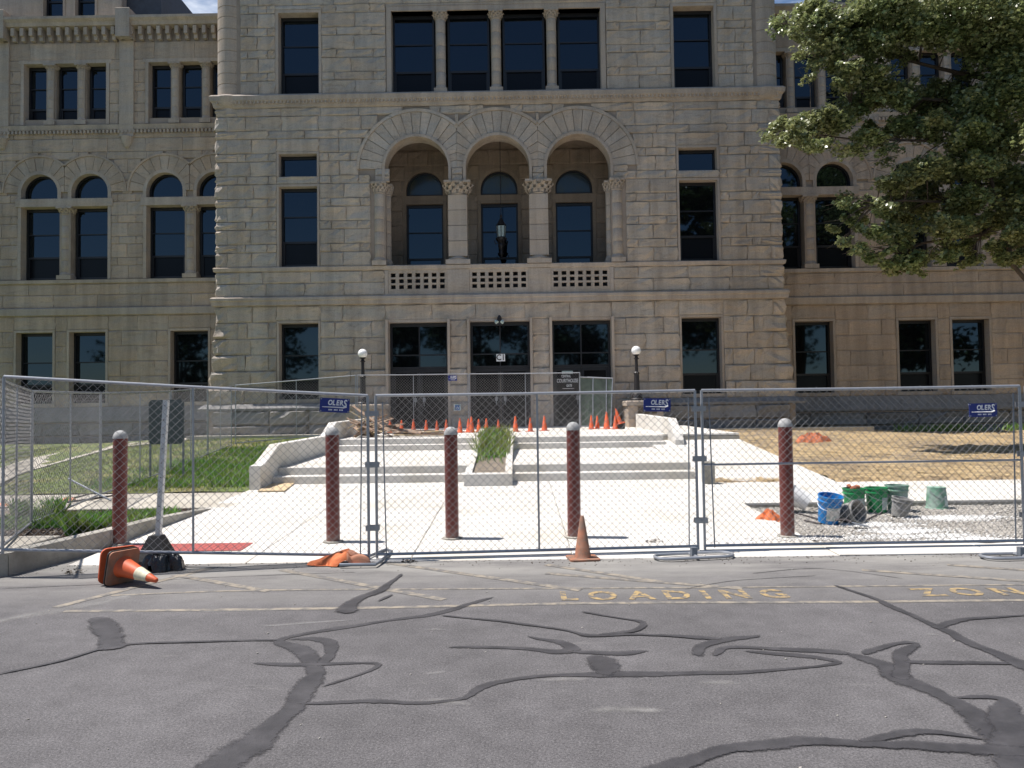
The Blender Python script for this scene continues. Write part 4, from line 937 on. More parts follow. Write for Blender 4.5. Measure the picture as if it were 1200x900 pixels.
SEALS = [
 [(195, 975, .30), (255, 900, .27), (300, 866, .25), (345, 830, .22), (362, 800, .20), (367, 780, .17), (350, 760, .14), (328, 751, .10), (352, 744, .09), (425, 732, .09), (510, 720, .11), (545, 709, .10), (580, 700, .04)],
 [(368, 782, .15), (388, 767, .15), (386, 753, .13), (365, 748, .09), (335, 750, .07)],
 [(295, 778, .06), (360, 779, .08), (425, 777, .06), (443, 780, .08), (420, 791, .04), (375, 806, .03)],
 [(348, 826, .05), (430, 822, .07), (490, 824, .06), (545, 819, .07), (565, 806, .10), (600, 797, .06), (660, 791, .07), (725, 791, .12), (815, 790, .09), (900, 786, .06), (970, 780, .06), (984, 776, .08), (960, 771, .08), (920, 768, .09), (868, 763, .05)],
 [(524, 759, .05), (600, 760, .06), (650, 764, .12), (667, 761, .13), (655, 753, .09), (630, 749, .05), (615, 745, .03)],
 [(662, 765, .06), (700, 766, .09), (730, 766, .12), (762, 763, .06)], [(690, 768, .16), (706, 779, .24), (714, 794, .17)],
 [(822, 771, .13), (820, 758, .12), (850, 750, .12), (892, 745, .06)], [(834, 769, .10), (846, 760, .07), (870, 759, .09), (925, 762, .12), (1000, 767, .10)],
 [(990, 766, .12), (1040, 780, .17), (1054, 795, .26), (1090, 809, .23), (1125, 829, .20), (1160, 854, .24), (1200, 884, .30), (1260, 935, .30)],
 [(1012, 768, .08), (1050, 755, .07), (1073, 755, .08), (1058, 770, .12), (1054, 798, .20)], [(1056, 776, .08), (1120, 777, .08), (1200, 778, .08), (1270, 780, .08)],
 [(975, 686, .04), (1025, 702, .07), (1075, 725, .10), (1130, 750, .13), (1200, 780, .16), (1260, 803, .16)], [(1098, 738, .13), (1120, 728, .09), (1160, 724, .06), (1270, 719, .05)],
 [(1112, 818, .06), (1172, 820, .09), (1178, 842, .22), (1192, 875, .26), (1215, 930, .3)],
 [(680, 960, .17), (775, 903, .17), (825, 887, .16), (875, 877, .15), (950, 870, .13), (1025, 872, .10), (1100, 877, .11), (1175, 882, .14), (1260, 888, .16)], [(1006, 871, .07), (1060, 859, .09), (1100, 859, .07), (1160, 868, .05)],
 [(515, 722, .03), (600, 730, .05), (665, 740, .06), (692, 746, .09), (750, 744, .06), (820, 748, .08), (850, 750, .06)], [(700, 745, .06), (745, 739, .07), (752, 730, .07), (725, 725, .05), (682, 717, .07)],
 [(408, 720, .20), (414, 706, .16), (448, 690, .11), (472, 673, .05)], [(440, 706, .07), (462, 697, .05)],
 [(113, 724, .22), (126, 742, .22), (136, 762, .20)],
 [(-10, 792, .06), (65, 777, .045), (140, 757, .035), (225, 753, .04), (325, 751, .05)],
]
for s_ in SEALS: ribbon('crack_seal', s_, M['tar'], .0042 + .0002 * k, soft=True); k += 1
for s_ in ([(0, 690, .05), (120, 684, .05), (240, 676, .05), (420, 672, .04)], [(880, 672, .05), (960, 668, .05), (1060, 680, .05)], [(800, 690, .04), (860, 682, .04), (960, 676, .04)]): ribbon('hairline_crack', [(a, b_ + 1.5 * math.sin(a), w_ * .5) for a, b_, w_ in s_], M['crack'], .0039, soft=True)
for s_ in ([(480, 826, .12), (520, 823, .16), (560, 828, .1)], [(680, 836, .1), (730, 833, .16), (790, 834, .1)], [(490, 740, .06), (510, 738, .1), (530, 739, .06)], [(810, 802, .14), (850, 800, .2), (880, 802, .1)], [(490, 790, .08), (510, 788, .12), (530, 787, .1)], [(1080, 745, .05), (1090, 744, .1), (1110, 744, .05)], [(300, 735, .06), (350, 731, .12), (420, 726, .06)], [(620, 800, .1), (660, 797, .16), (700, 795, .1)], [(230, 717, .05), (290, 716, .09), (340, 715, .05)]): ribbon('pale_scuff', s_, M['dust'], .0037, soft=True)
ribbon('parking_line', [(75, 716.5, .07), (400, 713, .07), (700, 707, .07), (1000, 705.5, .07), (1230, 703, .07)], M['palepaint'], .0025)
ribbon('parking_line', [(130, 698, .05), (300, 692, .05), (600, 690, .05), (900, 688, .05), (1230, 685, .04)], M['palepaint'], .0028)
for a, b_ in (((65, 712), (250, 665)), ((205, 674), (315, 693)), ((330, 668), (520, 703)), ((455, 660), (680, 692)), ((640, 662), (780, 683)), ((870, 690), (640, 672)), ((1010, 668), (1240, 684)), ((1110, 662), (1240, 671))):
    HZ = globals().get('HZ', .0029) + .00008; ribbon('hatched_marking', [(*a, .09), ((a[0] + b_[0]) / 2, (a[1] + b_[1]) / 2, .09), (*b_, .09)], M['palepaint'], HZ)
ribbon('pale_patch', [(-30, 735, .3), (30, 722, .42), (90, 712, .36), (140, 700, .4), (165, 694, .3)], M['dust'], .0036, soft=True)
def road_text(txt, px, py, wpx, hpx):
    a = on(px, py, 0); b_ = on(px + wpx, py - wpx * .0105, 0); t = on(px, py - hpx, 0); me = text_mesh(txt, 1, 0, 1, 0, .028, 'LEFT'); me.materials.append(M['yellow'])
    xs_ = [v.co.x for v in me.vertices]; ys_ = [v.co.y for v in me.vertices]; x0, x1, y0, y1 = min(xs_), max(xs_), min(ys_), max(ys_); d = (b_ - a); u = d.normalized(); vv = Vector((-u.y, u.x, 0)); H = t.y - a.y
    for v in me.vertices: p = a + u * ((v.co.x - x0) / (x1 - x0) * d.length) + vv * ((v.co.y - y0) / (y1 - y0) * H); v.co = (p.x, p.y, .0034)
    o = mobj('road_lettering', me); tag(o, kind='structure')
road_text('L O A D I N G', 658, 704, 270, 10.5); road_text('Z O N E', 1081, 699, 165, 9.5)

# ------------------------------------------------------------------ cheek walls, planter, pedestals
def cheek(name, label, xa, xb, prof):     # prof: (y, z) along the top, extruded from xa to xb down to z=.05
    t = thing(name, label, 'wall', ((xa + xb) / 2, prof[0][0], .2)); n = len(prof); m = MB(); vs = []
    for y, z in prof: vs += [(xa, y, .0), (xa, y, z - .012), (xa + .012, y, z), (xb - .012, y, z), (xb, y, z - .012), (xb, y, .0)]
    fs = [(i * 6 + j, i * 6 + j + 1, i * 6 + 7 + j, i * 6 + 6 + j)[::1] for i in range(n - 1) for j in range(5)] + [tuple(range(6)), tuple(6 * (n - 1) + j for j in range(6))[::-1]]
    m.add(vs, fs); m.build('wall_body', M['concrete'], t, world=True); return t
cheek('cheek_wall', 'stepped new concrete cheek wall along the left edge of the steps', -4.96, -4.752, [(14.2, .66), (14.45, .68), (15.35, 1.01), (19.3, 1.04), (20.2, 1.36), (25.9, 1.42)])
cheek('cheek_wall', 'sunlit white cheek wall between the ramp and the terrace, right of the steps', 4.0, 4.22, [(19.5, .80), (19.62, .95), (20.4, 1.34), (25.9, 1.42)])
pl = thing('planter', 'concrete planter between the two flights of steps, grass growing in its dry soil', 'planter', (-.55, 14.3, .25))
def pwall(x0, x1, y0, y1, za, zb):
    c = .01; MB().add([(x0, y0, .1), (x1, y0, .1), (x1, y1, .1), (x0, y1, .1), (x0, y0, za - c), (x1, y0, za - c), (x1, y1, zb - c), (x0, y1, zb - c), (x0 + c, y0 + c, za), (x1 - c, y0 + c, za), (x1 - c, y1 - c, zb), (x0 + c, y1 - c, zb)],
        [(0, 3, 2, 1), (0, 1, 5, 4), (1, 2, 6, 5), (2, 3, 7, 6), (3, 0, 4, 7), (4, 5, 9, 8), (5, 6, 10, 9), (6, 7, 11, 10), (7, 4, 8, 11), (8, 9, 10, 11)]).build('planter_wall', M['concrete'], pl, world=True)
pwall(-1.0, -.1, 14.3, 14.48, .45, .46); pwall(-1.0, -.86, 14.484, 20.5, .46, 1.13); pwall(-.24, -.1, 14.484, 20.5, .46, 1.13)
b = MB(); b.add([(-.86, 14.48, .41), (-.24, 14.48, .41), (-.24, 20.5, 1.04), (-.86, 20.5, 1.04)], [(0, 1, 2, 3)]); b.build('soil', M['soil'], pl, world=True)
tag(thing('stub_post', 'short square concrete post standing at the foot of the ramp', 'post', (at(831, 568, 14.2).x, 14.25, .2)))
sp_ = bpy.data.objects['stub_post']; MB().cbox(-.1, .1, -.1, .1, 0, .43, .02).build('post_body', M['kerb'], sp_)
for x0, x1, lb, s in ((-5.83, -4.55, 'square limestone pedestal carrying the left lamp post', 1), (3.74, 4.98, 'square limestone pedestal carrying the right lamp post', -1)):
    t = thing('pedestal', lb, 'pedestal', ((x0 + x1) / 2, 26.8, .9)); 
    for j, (z0, z1) in enumerate(((.7, 1.28), (1.28, 1.70))): MB().cbox(x0 + .03, x1 - .03, 26.0, 27.62, z0 + .004, z1 - .004, .012).build('stone_block', M['stonew'], t, world=True)
    MB().cbox(x0 - .02, x1 + .02, 25.95, 27.62, 1.70, 1.87, .03).build('capstone', M['smooth'], t, world=True)
    if s < 0: MB().box(x0 + .35, x1 - .25, 25.985, 26.05, 1.42, 1.66).build('vent_grille', M['brown'], t, world=True)
def lamp(px, py, lab):
    p = at(px, py, 26.5); x = p.x; zg = p.z; t = thing('lamp_post', lab, 'lamp post', (x, 26.5, 1.87), group='globe lamps flanking the entrance'); h = zg - 1.87
    MB().lathe([(.24, 0), (.24, .05), (.19, .09), (.17, .2), (.13, .27), (.115, .3), (.13, .33)], 16).build('base', M['black'], t, True)
    MB().lathe([(.10, .33), (.085, .9), (.10, .93), (.10, .96), (.06, 1.0), (.052, h - .30)], 20, flute=.1).build('post', M['black'], t)
    MB().lathe([(.055, h - .30), (.10, h - .27), (.06, h - .24), (.05, h - .19), (.11, h - .15), (.10, h - .12)], 16).build('collar', M['black'], t, True)
    r = .165; MB().lathe([(.08, h - .14)] + [(r * math.sin(a), h - r * math.cos(a)) for a in [math.pi * (.16 + .84 * i / 12) for i in range(12)]] + [(.004, h + r)], 24).build('globe', M['globe'], t, True, angle=80)
lamp(425, 414.5, 'black lamp post with white globe, on the left pedestal by the doors'); lamp(745.5, 411, 'black lamp post with white globe, on the right pedestal by the doors')

# ------------------------------------------------------------------ chain-link fencing
def frame_tube(o, name, pts, r, m): b = MB(); b.tube(pts, r, 8); return b.build(name, m, o)
def link_mesh(L_, H, o, z0=.0, pitch=.0605, r=.0019, m='wire', bulge=0.0, fr=.02, step=1.0):
    """woven diagonals between the frame tubes, in the panel's own x-z plane"""
    V = []; Fq = []; n = 0; dx = pitch * math.sqrt(2) * step; s = int((L_ + H) / dx) + 1; ph = random.uniform(0, 6)
    def seg(p, q, up):
        nonlocal n
        k = 5; L2 = []
        for i in range(k + 1):
            t = i / k; x = p[0] + (q[0] - p[0]) * t; z = p[1] + (q[1] - p[1]) * t
            sag = math.sin(math.pi * (x / L_)) * math.sin(math.pi * (z / H)); xx = x + .012 * math.sin(z * 3.1 + ph + x) * sag; zz = z + .012 * math.sin(x * 2.3 + ph) * sag - .01 * sag
            L2.append((xx, (.0015 if up else -.0015) + bulge * sag + .012 * math.sin(x * 1.7 + ph) * sag, zz))
        for i in range(k):
            a, c = L2[i], L2[i + 1]; d = math.hypot(c[0] - a[0], c[2] - a[2]) or 1; nx, nz = -(c[2] - a[2]) / d * r, (c[0] - a[0]) / d * r
            for w_ in (a, c): V.extend([(w_[0] + nx, w_[1] + r * .6, w_[2] + nz), (w_[0] - nx, w_[1] + r * .6, w_[2] - nz), (w_[0], w_[1] - r, w_[2])])
            Fq.extend([(n, n + 1, n + 4, n + 3), (n + 1, n + 2, n + 5, n + 4), (n + 2, n, n + 3, n + 5)]); n += 6
    for i in range(s):
        c = -H + i * dx + .02
        x0, zz0 = (c, 0) if c > 0 else (0, -c); x1, zz1 = (c + H, H) if c + H < L_ else (L_, L_ - c)
        if x1 > x0 + .02: seg((x0, zz0), (x1, zz1), True)
        x0, zz0 = (c, H) if c > 0 else (0, H + c); x1, zz1 = (c + H, 0) if c + H < L_ else (L_, H - L_ + c)
        if x1 > x0 + .02: seg((x0, zz0), (x1, zz1), False)
    me = npmesh('chain_link', V, Fq, M[m]); ob = mobj('chain_link', me, o); ob.location.z = z0; tag(ob, kind='stuff'); return ob
def panel(p0, p1, label, mids=(.5,), rail=None, h=1.83, z0=None, z1=None, m='galv', group=None, r=.0165, rm=.0125, wr=.0017, step=1.0, cat='fence panel', h1=None):
    """p0, p1 = (x, y, z) of the foot of each end; the panel stands between them"""
    p0, p1 = Vector(p0), Vector(p1); d = p1 - p0; L_ = math.hypot(d.x, d.y); an = math.atan2(d.y, d.x); sl = d.z / L_
    o = thing('chain_link_fence', label, cat, p0, an, group); H = h; B = .06
    P = lambda x, z: (x, 0, z + sl * x)
    frame_tube(o, 'end_post', [P(0, 0.02), P(0, H)], r, M[m]); frame_tube(o, 'end_post', [P(L_, 0.02), P(L_, H)], r, M[m])
    frame_tube(o, 'top_rail', [P(0, H)] + [(L_ * t, 0, H + sl * L_ * t - .006 * math.sin(math.pi * t)) for t in (.25, .5, .75)] + [P(L_, H)], r, M[m]); frame_tube(o, 'bottom_rail', [P(0, B), P(L_, B)], r, M[m])
    for f in mids: frame_tube(o, 'middle_post', [P(L_ * f, B), P(L_ * f, H)], rm, M[m])
    if rail: frame_tube(o, 'middle_rail', [P(0, rail), P(L_, rail)], rm, M[m])
    w_ = link_mesh(L_, H - B, o, B, r=wr, step=step)
    for v in w_.data.vertices: v.co.z += sl * v.co.x
    ty = MB()
    for t in np.arange(.12, L_, .3 if L_ > 3 else .3): ty.tube([(t, -r * 1.1, H + sl * t - .03), (t + .004, 0, H + sl * t + r * 1.15), (t + .008, r * 1.1, H + sl * t - .03)], .0028, 4)
    tag(ty.build('tie_wire', M['wire'], o), kind='stuff'); return o
G1 = 'temporary chain link panels along the street'
pA0, pA1 = on(-2, 652, .0), on(431, 655, 0); pA0.z = pA1.z = 0
pA0 = Vector((-5.27, 7.86, .225)); pA1 = Vector((-1.66, 8.55, -.01))
pB0, pB1 = Vector((-1.58, 8.60, -.01)), Vector((2.04, 8.80, .0)); pC0, pC1 = Vector((2.12, 8.82, .0)), Vector((5.79, 8.88, .0)); pD1 = Vector((9.46, 8.9, 0))
panel(pA0, pA1, 'leftmost street fence panel, slanting towards the kerb behind the fallen cone', group=G1, wr=.0022)
panel(pB0, pB1, 'middle street fence panel, standing behind the upright dirty cone', group=G1, wr=.0022)
panel(pC0, pC1, 'street fence panel with a horizontal middle rail, in front of the buckets', mids=(), rail=.98, group=G1, wr=.0022)
panel(pD1, pC1 + Vector((.07, .0, 0)), 'street fence panel at the right edge, only its end post and rail in view', group=G1, wr=.0022)
G2 = 'chain link panels closing the left side'
A = [Vector((-5.36, 7.9, .21)), Vector((-6.55, 10.35, .15)), Vector((-7.3, 13.45, .20)), Vector((-7.85, 17.4, .33)), Vector((-8.3, 20.6, .5)), Vector((-8.7, 23.4, .62))]
LB = ['side fence panel running back from the left corner over the planting bed', 'side fence panel reaching from the planting bed to the sidewalk', 'sagging side fence panel on the lawn just past the sidewalk', 'side fence panel halfway up the lawn behind the blank sign', 'side fence panel at the top of the lawn by the building']
for i in range(5): panel(A[i], A[i + 1] - (A[i + 1] - A[i]).normalized() * .06, LB[i], group=G2, wr=.0016 if i > 1 else .002)
G3 = 'chain link panels across the terrace'
T = [(-8.62, 23.5, .66), (-5.0, 24.0, .80), (-1.5, 24.6, .96), (2.12, 25.05, .97)]
T[1] = (-4.98, 24.0, .94)
for i, l_ in enumerate(('terrace fence panel over the grass, left of the left lamp post', 'middle terrace fence panel behind the pile of boards', 'terrace fence panel in front of the middle and right doors')):
    a, b_ = Vector(T[i]), Vector(T[i + 1]); panel(a, b_ - (b_ - a).normalized() * .05, l_, group=G3, wr=.0022, m='galv', step=1)
# clamps joining panels at the street, feet
for x, y, zz, l_ in ((-1.62, 8.575, 0, 'steel clamp set joining the left and middle street panels'), (2.08, 8.81, 0, 'steel clamp set joining the middle and railed street panels'), (5.83, 8.88, 0, 'steel clamp set joining the two rightmost street panels')):
    t = thing('fence_clamp', l_, 'clamp', (x, y, zz))
    for z in (1.62, 1.05, .35):
        MB().box(-.075, .075, -.032, -.024, z - .03, z + .03).build('clamp_plate', M['galv'], t); MB().box(-.075, .075, .024, .032, z - .03, z + .03).build('clamp_plate', M['galv'], t); MB().tube([(0, -.05, z), (0, .05, z)], .008, 6).build('bolt', M['galv'], t)
    for dx in (-.14, .15): MB().tube([(dx * .8, .0, 1.75), (dx, .0, .04)], .008, 6).build('thin_rod', M['galvd'], t)
def foot(pts, r, lab, m):
    t = thing('steel_base_frame', lab, 'fence foot', pts[0], group='flat steel feet of the street fence'); q = [Vector(p) - Vector(pts[0]) for p in pts]
    MB().tube(q, r, 8).build('foot_frame', m, t, True)
    s = q[len(q) // 2]; return t
a = [on(440, 651, .05), on(455, 647, .05), on(461, 640, .05), on(455, 652, .04), on(441, 661, .035), on(395, 661.5, .035)]
foot([on(398, 662, .035), on(440, 661.5, .035), on(447, 657, .035), on(459, 646, .035), on(452, 644, .035), on(424, 655, .035)], .018, 'bent steel fence foot beside the orange cloth, under the double post', M['galvd'])
def loop(c, L_, Wd, an, lab):
    t = thing('steel_base_frame', lab, 'fence foot', c, an, group='flat steel feet of the street fence'); q = []
    for s_, cx_ in ((1, L_ / 2 - Wd / 2), (-1, -L_ / 2 + Wd / 2)):
        for k in range(7): th = (-math.pi / 2 + math.pi * k / 6) if s_ > 0 else (math.pi / 2 + math.pi * k / 6); q.append((cx_ + Wd / 2 * math.cos(th), Wd / 2 * math.sin(th), 0))
    q.append(q[0]); MB().tube(q, .017, 8).build('foot_frame', M['galv'], t, True); MB().tube([(0, -Wd / 2, 0), (0, Wd / 2, 0)], .018, 8).build('cross_tube', M['galv'], t); MB().box(-.03, .03, -.03, .03, 0, .09).build('socket', M['galvd'], t)
loop(on(813, 651, .03), .88, .26, R(9), 'looped steel fence foot below the second double post'); loop(on(1197, 651, .03), .85, .24, R(3), 'looped steel fence foot at the right edge')

# "OLERS" boards on the fence
def olers(c, wdt, h, an, tilt, lab, big=True, foot_=True):
    t = thing('fence_sign', lab, 'sign', c, an, group='navy fence company boards'); t.rotation_euler = (0, tilt, an); W[t.name] = Matrix.LocRotScale(Vector(c), t.rotation_euler, None)
    MB().box(-wdt / 2, wdt / 2, -.004, .004, -h / 2, h / 2).build('board', M['blue'], t)
    def txt(s_, size, x, z, sx=1, sh=0, bold=0, al='CENTER'):
        me = text_mesh(s_, size, .001, sx, sh, bold, al); me.materials.append(M['white']); me.transform(Matrix.Translation((x, -.0055, z)) @ Matrix.Rotation(R(90), 4, 'X')); mobj('lettering', me, t)
    [txt(c_, h * .50, wdt * (-.16 + .125 * k_), h * .17, .80, .15, .003) for k_, c_ in enumerate('OLER')]; txt('S', h * .72, wdt * .34, h * .13, .72, .15, .003)
    MB().tube([(wdt * .40, -.006, -h * .06), (wdt * .30, -.006, -h * .14), (0, -.006, -h * .13), (-wdt * .42, -.006, -h * .13)], [.009, .008, .006, .004], 4).build('swoosh', M['white'], t)
    txt('| | || |||  || |||', h * .12, wdt * .05, -h * .34, 1.5) if False else None
    b = MB()
    for i in range(11):
        if i not in (3, 7): b.box(-wdt * .2 + i * wdt * .045, -wdt * .2 + i * wdt * .045 + wdt * .03, -.006, -.004, -h * .37, -h * .27)
    b.build('small_print', M['white'], t)
    for sx_ in (-1, 1):
        for sz in (-1, 1): MB().tube([(sx_ * wdt * .46, -.006, sz * h * .42), (sx_ * wdt * .46, .03, sz * h * .42)], .008, 6).build('tie', M['galv'], t)
dirA = (pA1 - pA0); anA = math.atan2(dirA.y, dirA.x); 
def onpanel(px, py, p0, p1, off=-.05):
    d = ray(px, py); e = p1 - p0; n = Vector((e.y, -e.x, 0)).normalized(); q = p0 + n * abs(off); t = (q.x * n.x + q.y * n.y) / (d.x * n.x + d.y * n.y); return Vector((d.x * t, d.y * t, CAMZ + d.z * t))
olers(onpanel(392.3, 475, pA0, pA1), .32, .155, anA, R(3.5), 'navy board with white lettering at the right end of the leftmost street panel')
olers(onpanel(770, 474.5, pB0, pB1), .31, .15, math.atan2(.2, 3.62), R(1.5), 'navy board with white lettering at the right end of the middle street panel')
olers(onpanel(1152, 480.5, pC0, pC1), .32, .155, math.atan2(.06, 3.67), R(-.5), 'navy board with white lettering at the right end of the railed street panel')
tA, tB = Vector(T[1]), Vector(T[2]); olers(onpanel(530.3, 443, tA, tB), .29, .18, math.atan2(tB.y - tA.y, tB.x - tA.x), 0, 'small navy board on the terrace fence between the left and middle doors')

# ------------------------------------------------------------------ bollards
def bollard_proto():
    o = thing('bollard', '', 'bollard', (0, 0, 0), group='oxblood steel bollards across the plaza')
    r = .083; MB().lathe([(r, -.03), (r, 1.30)], 32).build('pipe', M['red'], o, True)
    MB().lathe([(r + .004, 1.301), (r + .004, 1.325), (r * .93, 1.352), (r * .75, 1.378), (r * .45, 1.395), (.004, 1.402)], 32).build('cap', M['cap'], o, True)
    MB().lathe([(.125, -.02), (.125, .012), (r, .018)], 24).build('mortar_collar', M['kerb'], o, True); return o
bo = bollard_proto(); first = True
for px, py, ph, l_ in ((140, 640, 133, 'bollard in front of the planting bed, leftmost of the row'), (390.5, 637, 134, 'bollard just left of the double fence post with bare metal at its foot'), (530, 633, 130, 'bollard directly in front of the planter'), (673, 631.5, 134, 'bollard behind the dirty upright cone'), (923, 630.5, 137, 'bollard at the edge of the gravel, beside the buckets')):
    z = .04; p = on(px, py - 2, z)
    for _ in range(3): z = az(p.y); p = on(px, py - 2, z)
    o = bo if first else copy_tree(bo); first = False; o['label'] = 'red steel ' + l_; o.location = (p.x, p.y, z); o.rotation_euler = (R(random.uniform(-.4, .4)), R(.55 if px > 600 else .1), random.uniform(0, 6)); s_ = ph / (F0 / p.y * 1.40); o.scale = (1, 1, s_)
# ------------------------------------------------------------------ cones
def cone_parts(o, H, mo, band=False, base='base', bw=None, mb=None):
    bw = bw or H * .5; r0 = H * .19; r1 = H * .045
    rsq(MB(), bw, 0, H * .04, bw * .14).build('base', mb or mo, o)
    pr = [(r0 * 1.12, H * .04), (r0, H * .07), (r0 + (r1 - r0) * .3, H * .35)]; k = MB()
    if band:
        zz = lambda t: (r0 + (r1 - r0) * ((t - .07) / .93), H * t)
        MB().lathe([(r0 * 1.12, H * .04), zz(.08), zz(.5)], 28).build('cone_body', mo, o, True); MB().lathe([(zz(.5)[0] + .003, H * .501), (zz(.78)[0] + .003, H * .78)], 28).build('reflective_collar', M['band'], o, True); MB().lathe([zz(.78), zz(.985), (r1 * .8, H)], 28).build('cone_tip', mo, o, True)
    else: MB().lathe([(r0 * 1.12, H * .04), (r0, H * .07), (r1, H * .985), (r1 * .75, H)], 24).build('cone_body', mo, o, True)
p = on(683, 655, 0); dc = thing('traffic_cone', 'dirty brown-orange traffic cone standing upright on the asphalt in front of the street fence', 'traffic cone', (p.x, p.y, .001), R(8)); cone_parts(dc, .47, M['oldorange'], bw=.33)
p = on(128, 688, 0)
fc = thing('traffic_cone', 'orange and white traffic cone lying on its side beside the black rubber sign base', 'traffic cone', (p.x + .06, p.y + .12, .172)); fc.rotation_euler = (R(4), R(101), R(-22)); W[fc.name] = Matrix.LocRotScale(fc.location, fc.rotation_euler, None)
cone_parts(fc, .50, M['orange'], True, bw=.33, mb=M['oldorange']); rsq(MB(), .345, -.012, -.001, .05).build('rubber_foot', M['rubber'], fc)
fc2 = thing('traffic_cone', 'orange cone base seen from behind, nested under the fallen cone', 'traffic cone', (p.x - .01, p.y + .17, .185)); fc2.rotation_euler = (R(8), R(99), R(-30)); rsq(MB(), .35, 0, .02, .06).build('base', M['orange'], fc2); MB().lathe([(.11, .02), (.10, .03), (.085, .05)], 20).build('cone_body', M['orange'], fc2)
# row of small cones on the terrace
cp_ = thing('traffic_cone', '', 'traffic cone', (0, 0, 0), group='orange cones standing along the terrace'); cone_parts(cp_, .46, M['orange'], bw=.27)
CN = [(457, 'leftmost small orange cone, behind the left end of the board pile'), (470.5, 'second small orange cone from the left, behind the boards'), (484.5, 'third small orange cone from the left, behind the boards'), (499.5, 'fourth small orange cone from the left, above the boards'), (512, 'fifth small orange cone from the left, before the left door edge'), (523, 'small orange cone just left of the blue sign pillar'), (539, 'small orange cone below the blue access sign'), (549, 'darker small cone, left one of the touching pair before the middle door'), (552.5, 'bright small cone, right one of the touching pair before the middle door'), (561, 'small orange cone left of the planter grass tips'), (570, 'small orange cone at the tips of the planter grass'), (584, 'small orange cone over the right wall of the planter'), (604, 'larger orange cone standing alone before the middle door'), (621.5, 'small orange cone behind the thin middle post of the street fence'), (638, 'small orange cone right of the street fence middle post'),
      (693, 'leftmost cone of the cluster before the leaning panels'), (700, 'second cone of the cluster before the leaning panels'), (711, 'third cone of the cluster at the right edge of the leaning panels'), (721, 'cone left of the leaning one by the right pedestal'), (726, 'cone tilted over a black box beside the right pedestal')]
for i, (px, l_) in enumerate(CN):
    Y = 23.4 if px < 650 else 24.6; Y += random.uniform(-.15, .15) + (.5 if px in (549, 700) else 0)
    if px in (584, 638): Y += .5
    p = at(px, 500, Y); o = cp_ if i == 0 else copy_tree(cp_); o['label'] = l_; o.location = (p.x, Y, .952); o.rotation_euler = (0, 0, random.uniform(0, 1.5)); s_ = random.uniform(.80, .95) * (1.18 if px in (604, 552.5, 711, 638) else 1) * (1.15 if px > 650 else 1); o.scale = (s_, s_, s_)
    if px == 726: o.location.z = 1.13; o.rotation_euler = (0, R(-14), .3)
t = thing('crate', 'small black box under a tilted cone beside the right pedestal', 'box', (at(727, 500, 24.6).x, 24.6, .955)); MB().cbox(-.13, .13, -.12, .12, 0, .22, .01).build('box_body', M['rubber'], t)
# ------------------------------------------------------------------ sign post in its rubber base, blank sign
p = on(183, 668, 0); sb = thing('post_in_rubber_base', 'leaning galvanised square post in a black rubber base behind the fallen cone', 'sign post', (p.x - .07, p.y + .16, .0))
m = MB(); m.add([(-.27, -.21, 0), (.27, -.21, 0), (.27, .21, 0), (-.27, .21, 0), (-.27, -.2, .09), (.27, -.2, .09), (.27, .2, .09), (-.27, .2, .09), (-.2, -.15, .17), (.2, -.15, .17), (.2, .15, .17), (-.2, .15, .17), (-.085, -.08, .36), (.085, -.08, .36), (.085, .08, .36), (-.085, .08, .36)],
    [(0, 3, 2, 1)] + [(k + i, k + (i + 1) % 4, k + 4 + (i + 1) % 4, k + 4 + i) for k in (0, 4, 8) for i in range(4)] + [(12, 13, 14, 15)]); m.build('rubber_base', M['rubber'], sb)
[setattr(v, 'co', Vector((v.co.x * .72, v.co.y * .75, v.co.z * .95))) for v in sb.children[0].data.vertices]
ln = math.radians(3.3); Mt = Matrix.Rotation(ln, 4, 'Y'); m = MB(); m.box(-.026, .026, -.026, .026, .25, 1.80, Mt); m.build('square_post', M['palegalv'], sb)
for i in range(9): MB().lathe([(.006, -.0305), (.006, -.027)], 8, Mx=Mt @ Matrix.Translation((0, 0, .5 + i * .155)) @ Matrix.Rotation(R(-90), 4, 'X') @ Matrix.Translation((0, 0, .0))).build('bolt_hole', M['rubber'], sb)
p0 = on(174, 563, .27); p1 = on(212.5, 563, .27); bs = thing('blank_sign', 'blank grey sign back on two thin posts, on the lawn behind the leaning post', 'sign', ((p0.x + p1.x) / 2, p0.y, .3)); hw = (p1.x - p0.x) / 2; Yb = p0.y
zt, zb_ = at(193, 468.5, Yb).z - .3, at(193, 520.5, Yb).z - .3
for s in (-1, 1): MB().box(s * (hw - .02) - .018, s * (hw - .02) + .018, .02, .05, 0, zt - .05).build('sign_post', M['galvd'], bs)
m = MB(); c = .06; q = [(-hw, zb_ + c), (-hw + c, zb_), (hw - c, zb_), (hw, zb_ + c), (hw, zt - c), (hw - c, zt), (-hw + c, zt), (-hw, zt - c)]; m.add([(x, -.003, z) for x, z in q] + [(x, .003, z) for x, z in q], [tuple(range(8)), tuple(range(8, 16))[::-1]] + [(i, 8 + i, 8 + (i + 1) % 8, (i + 1) % 8) for i in range(8)]); m.build('sign_panel', M['signback'], bs)
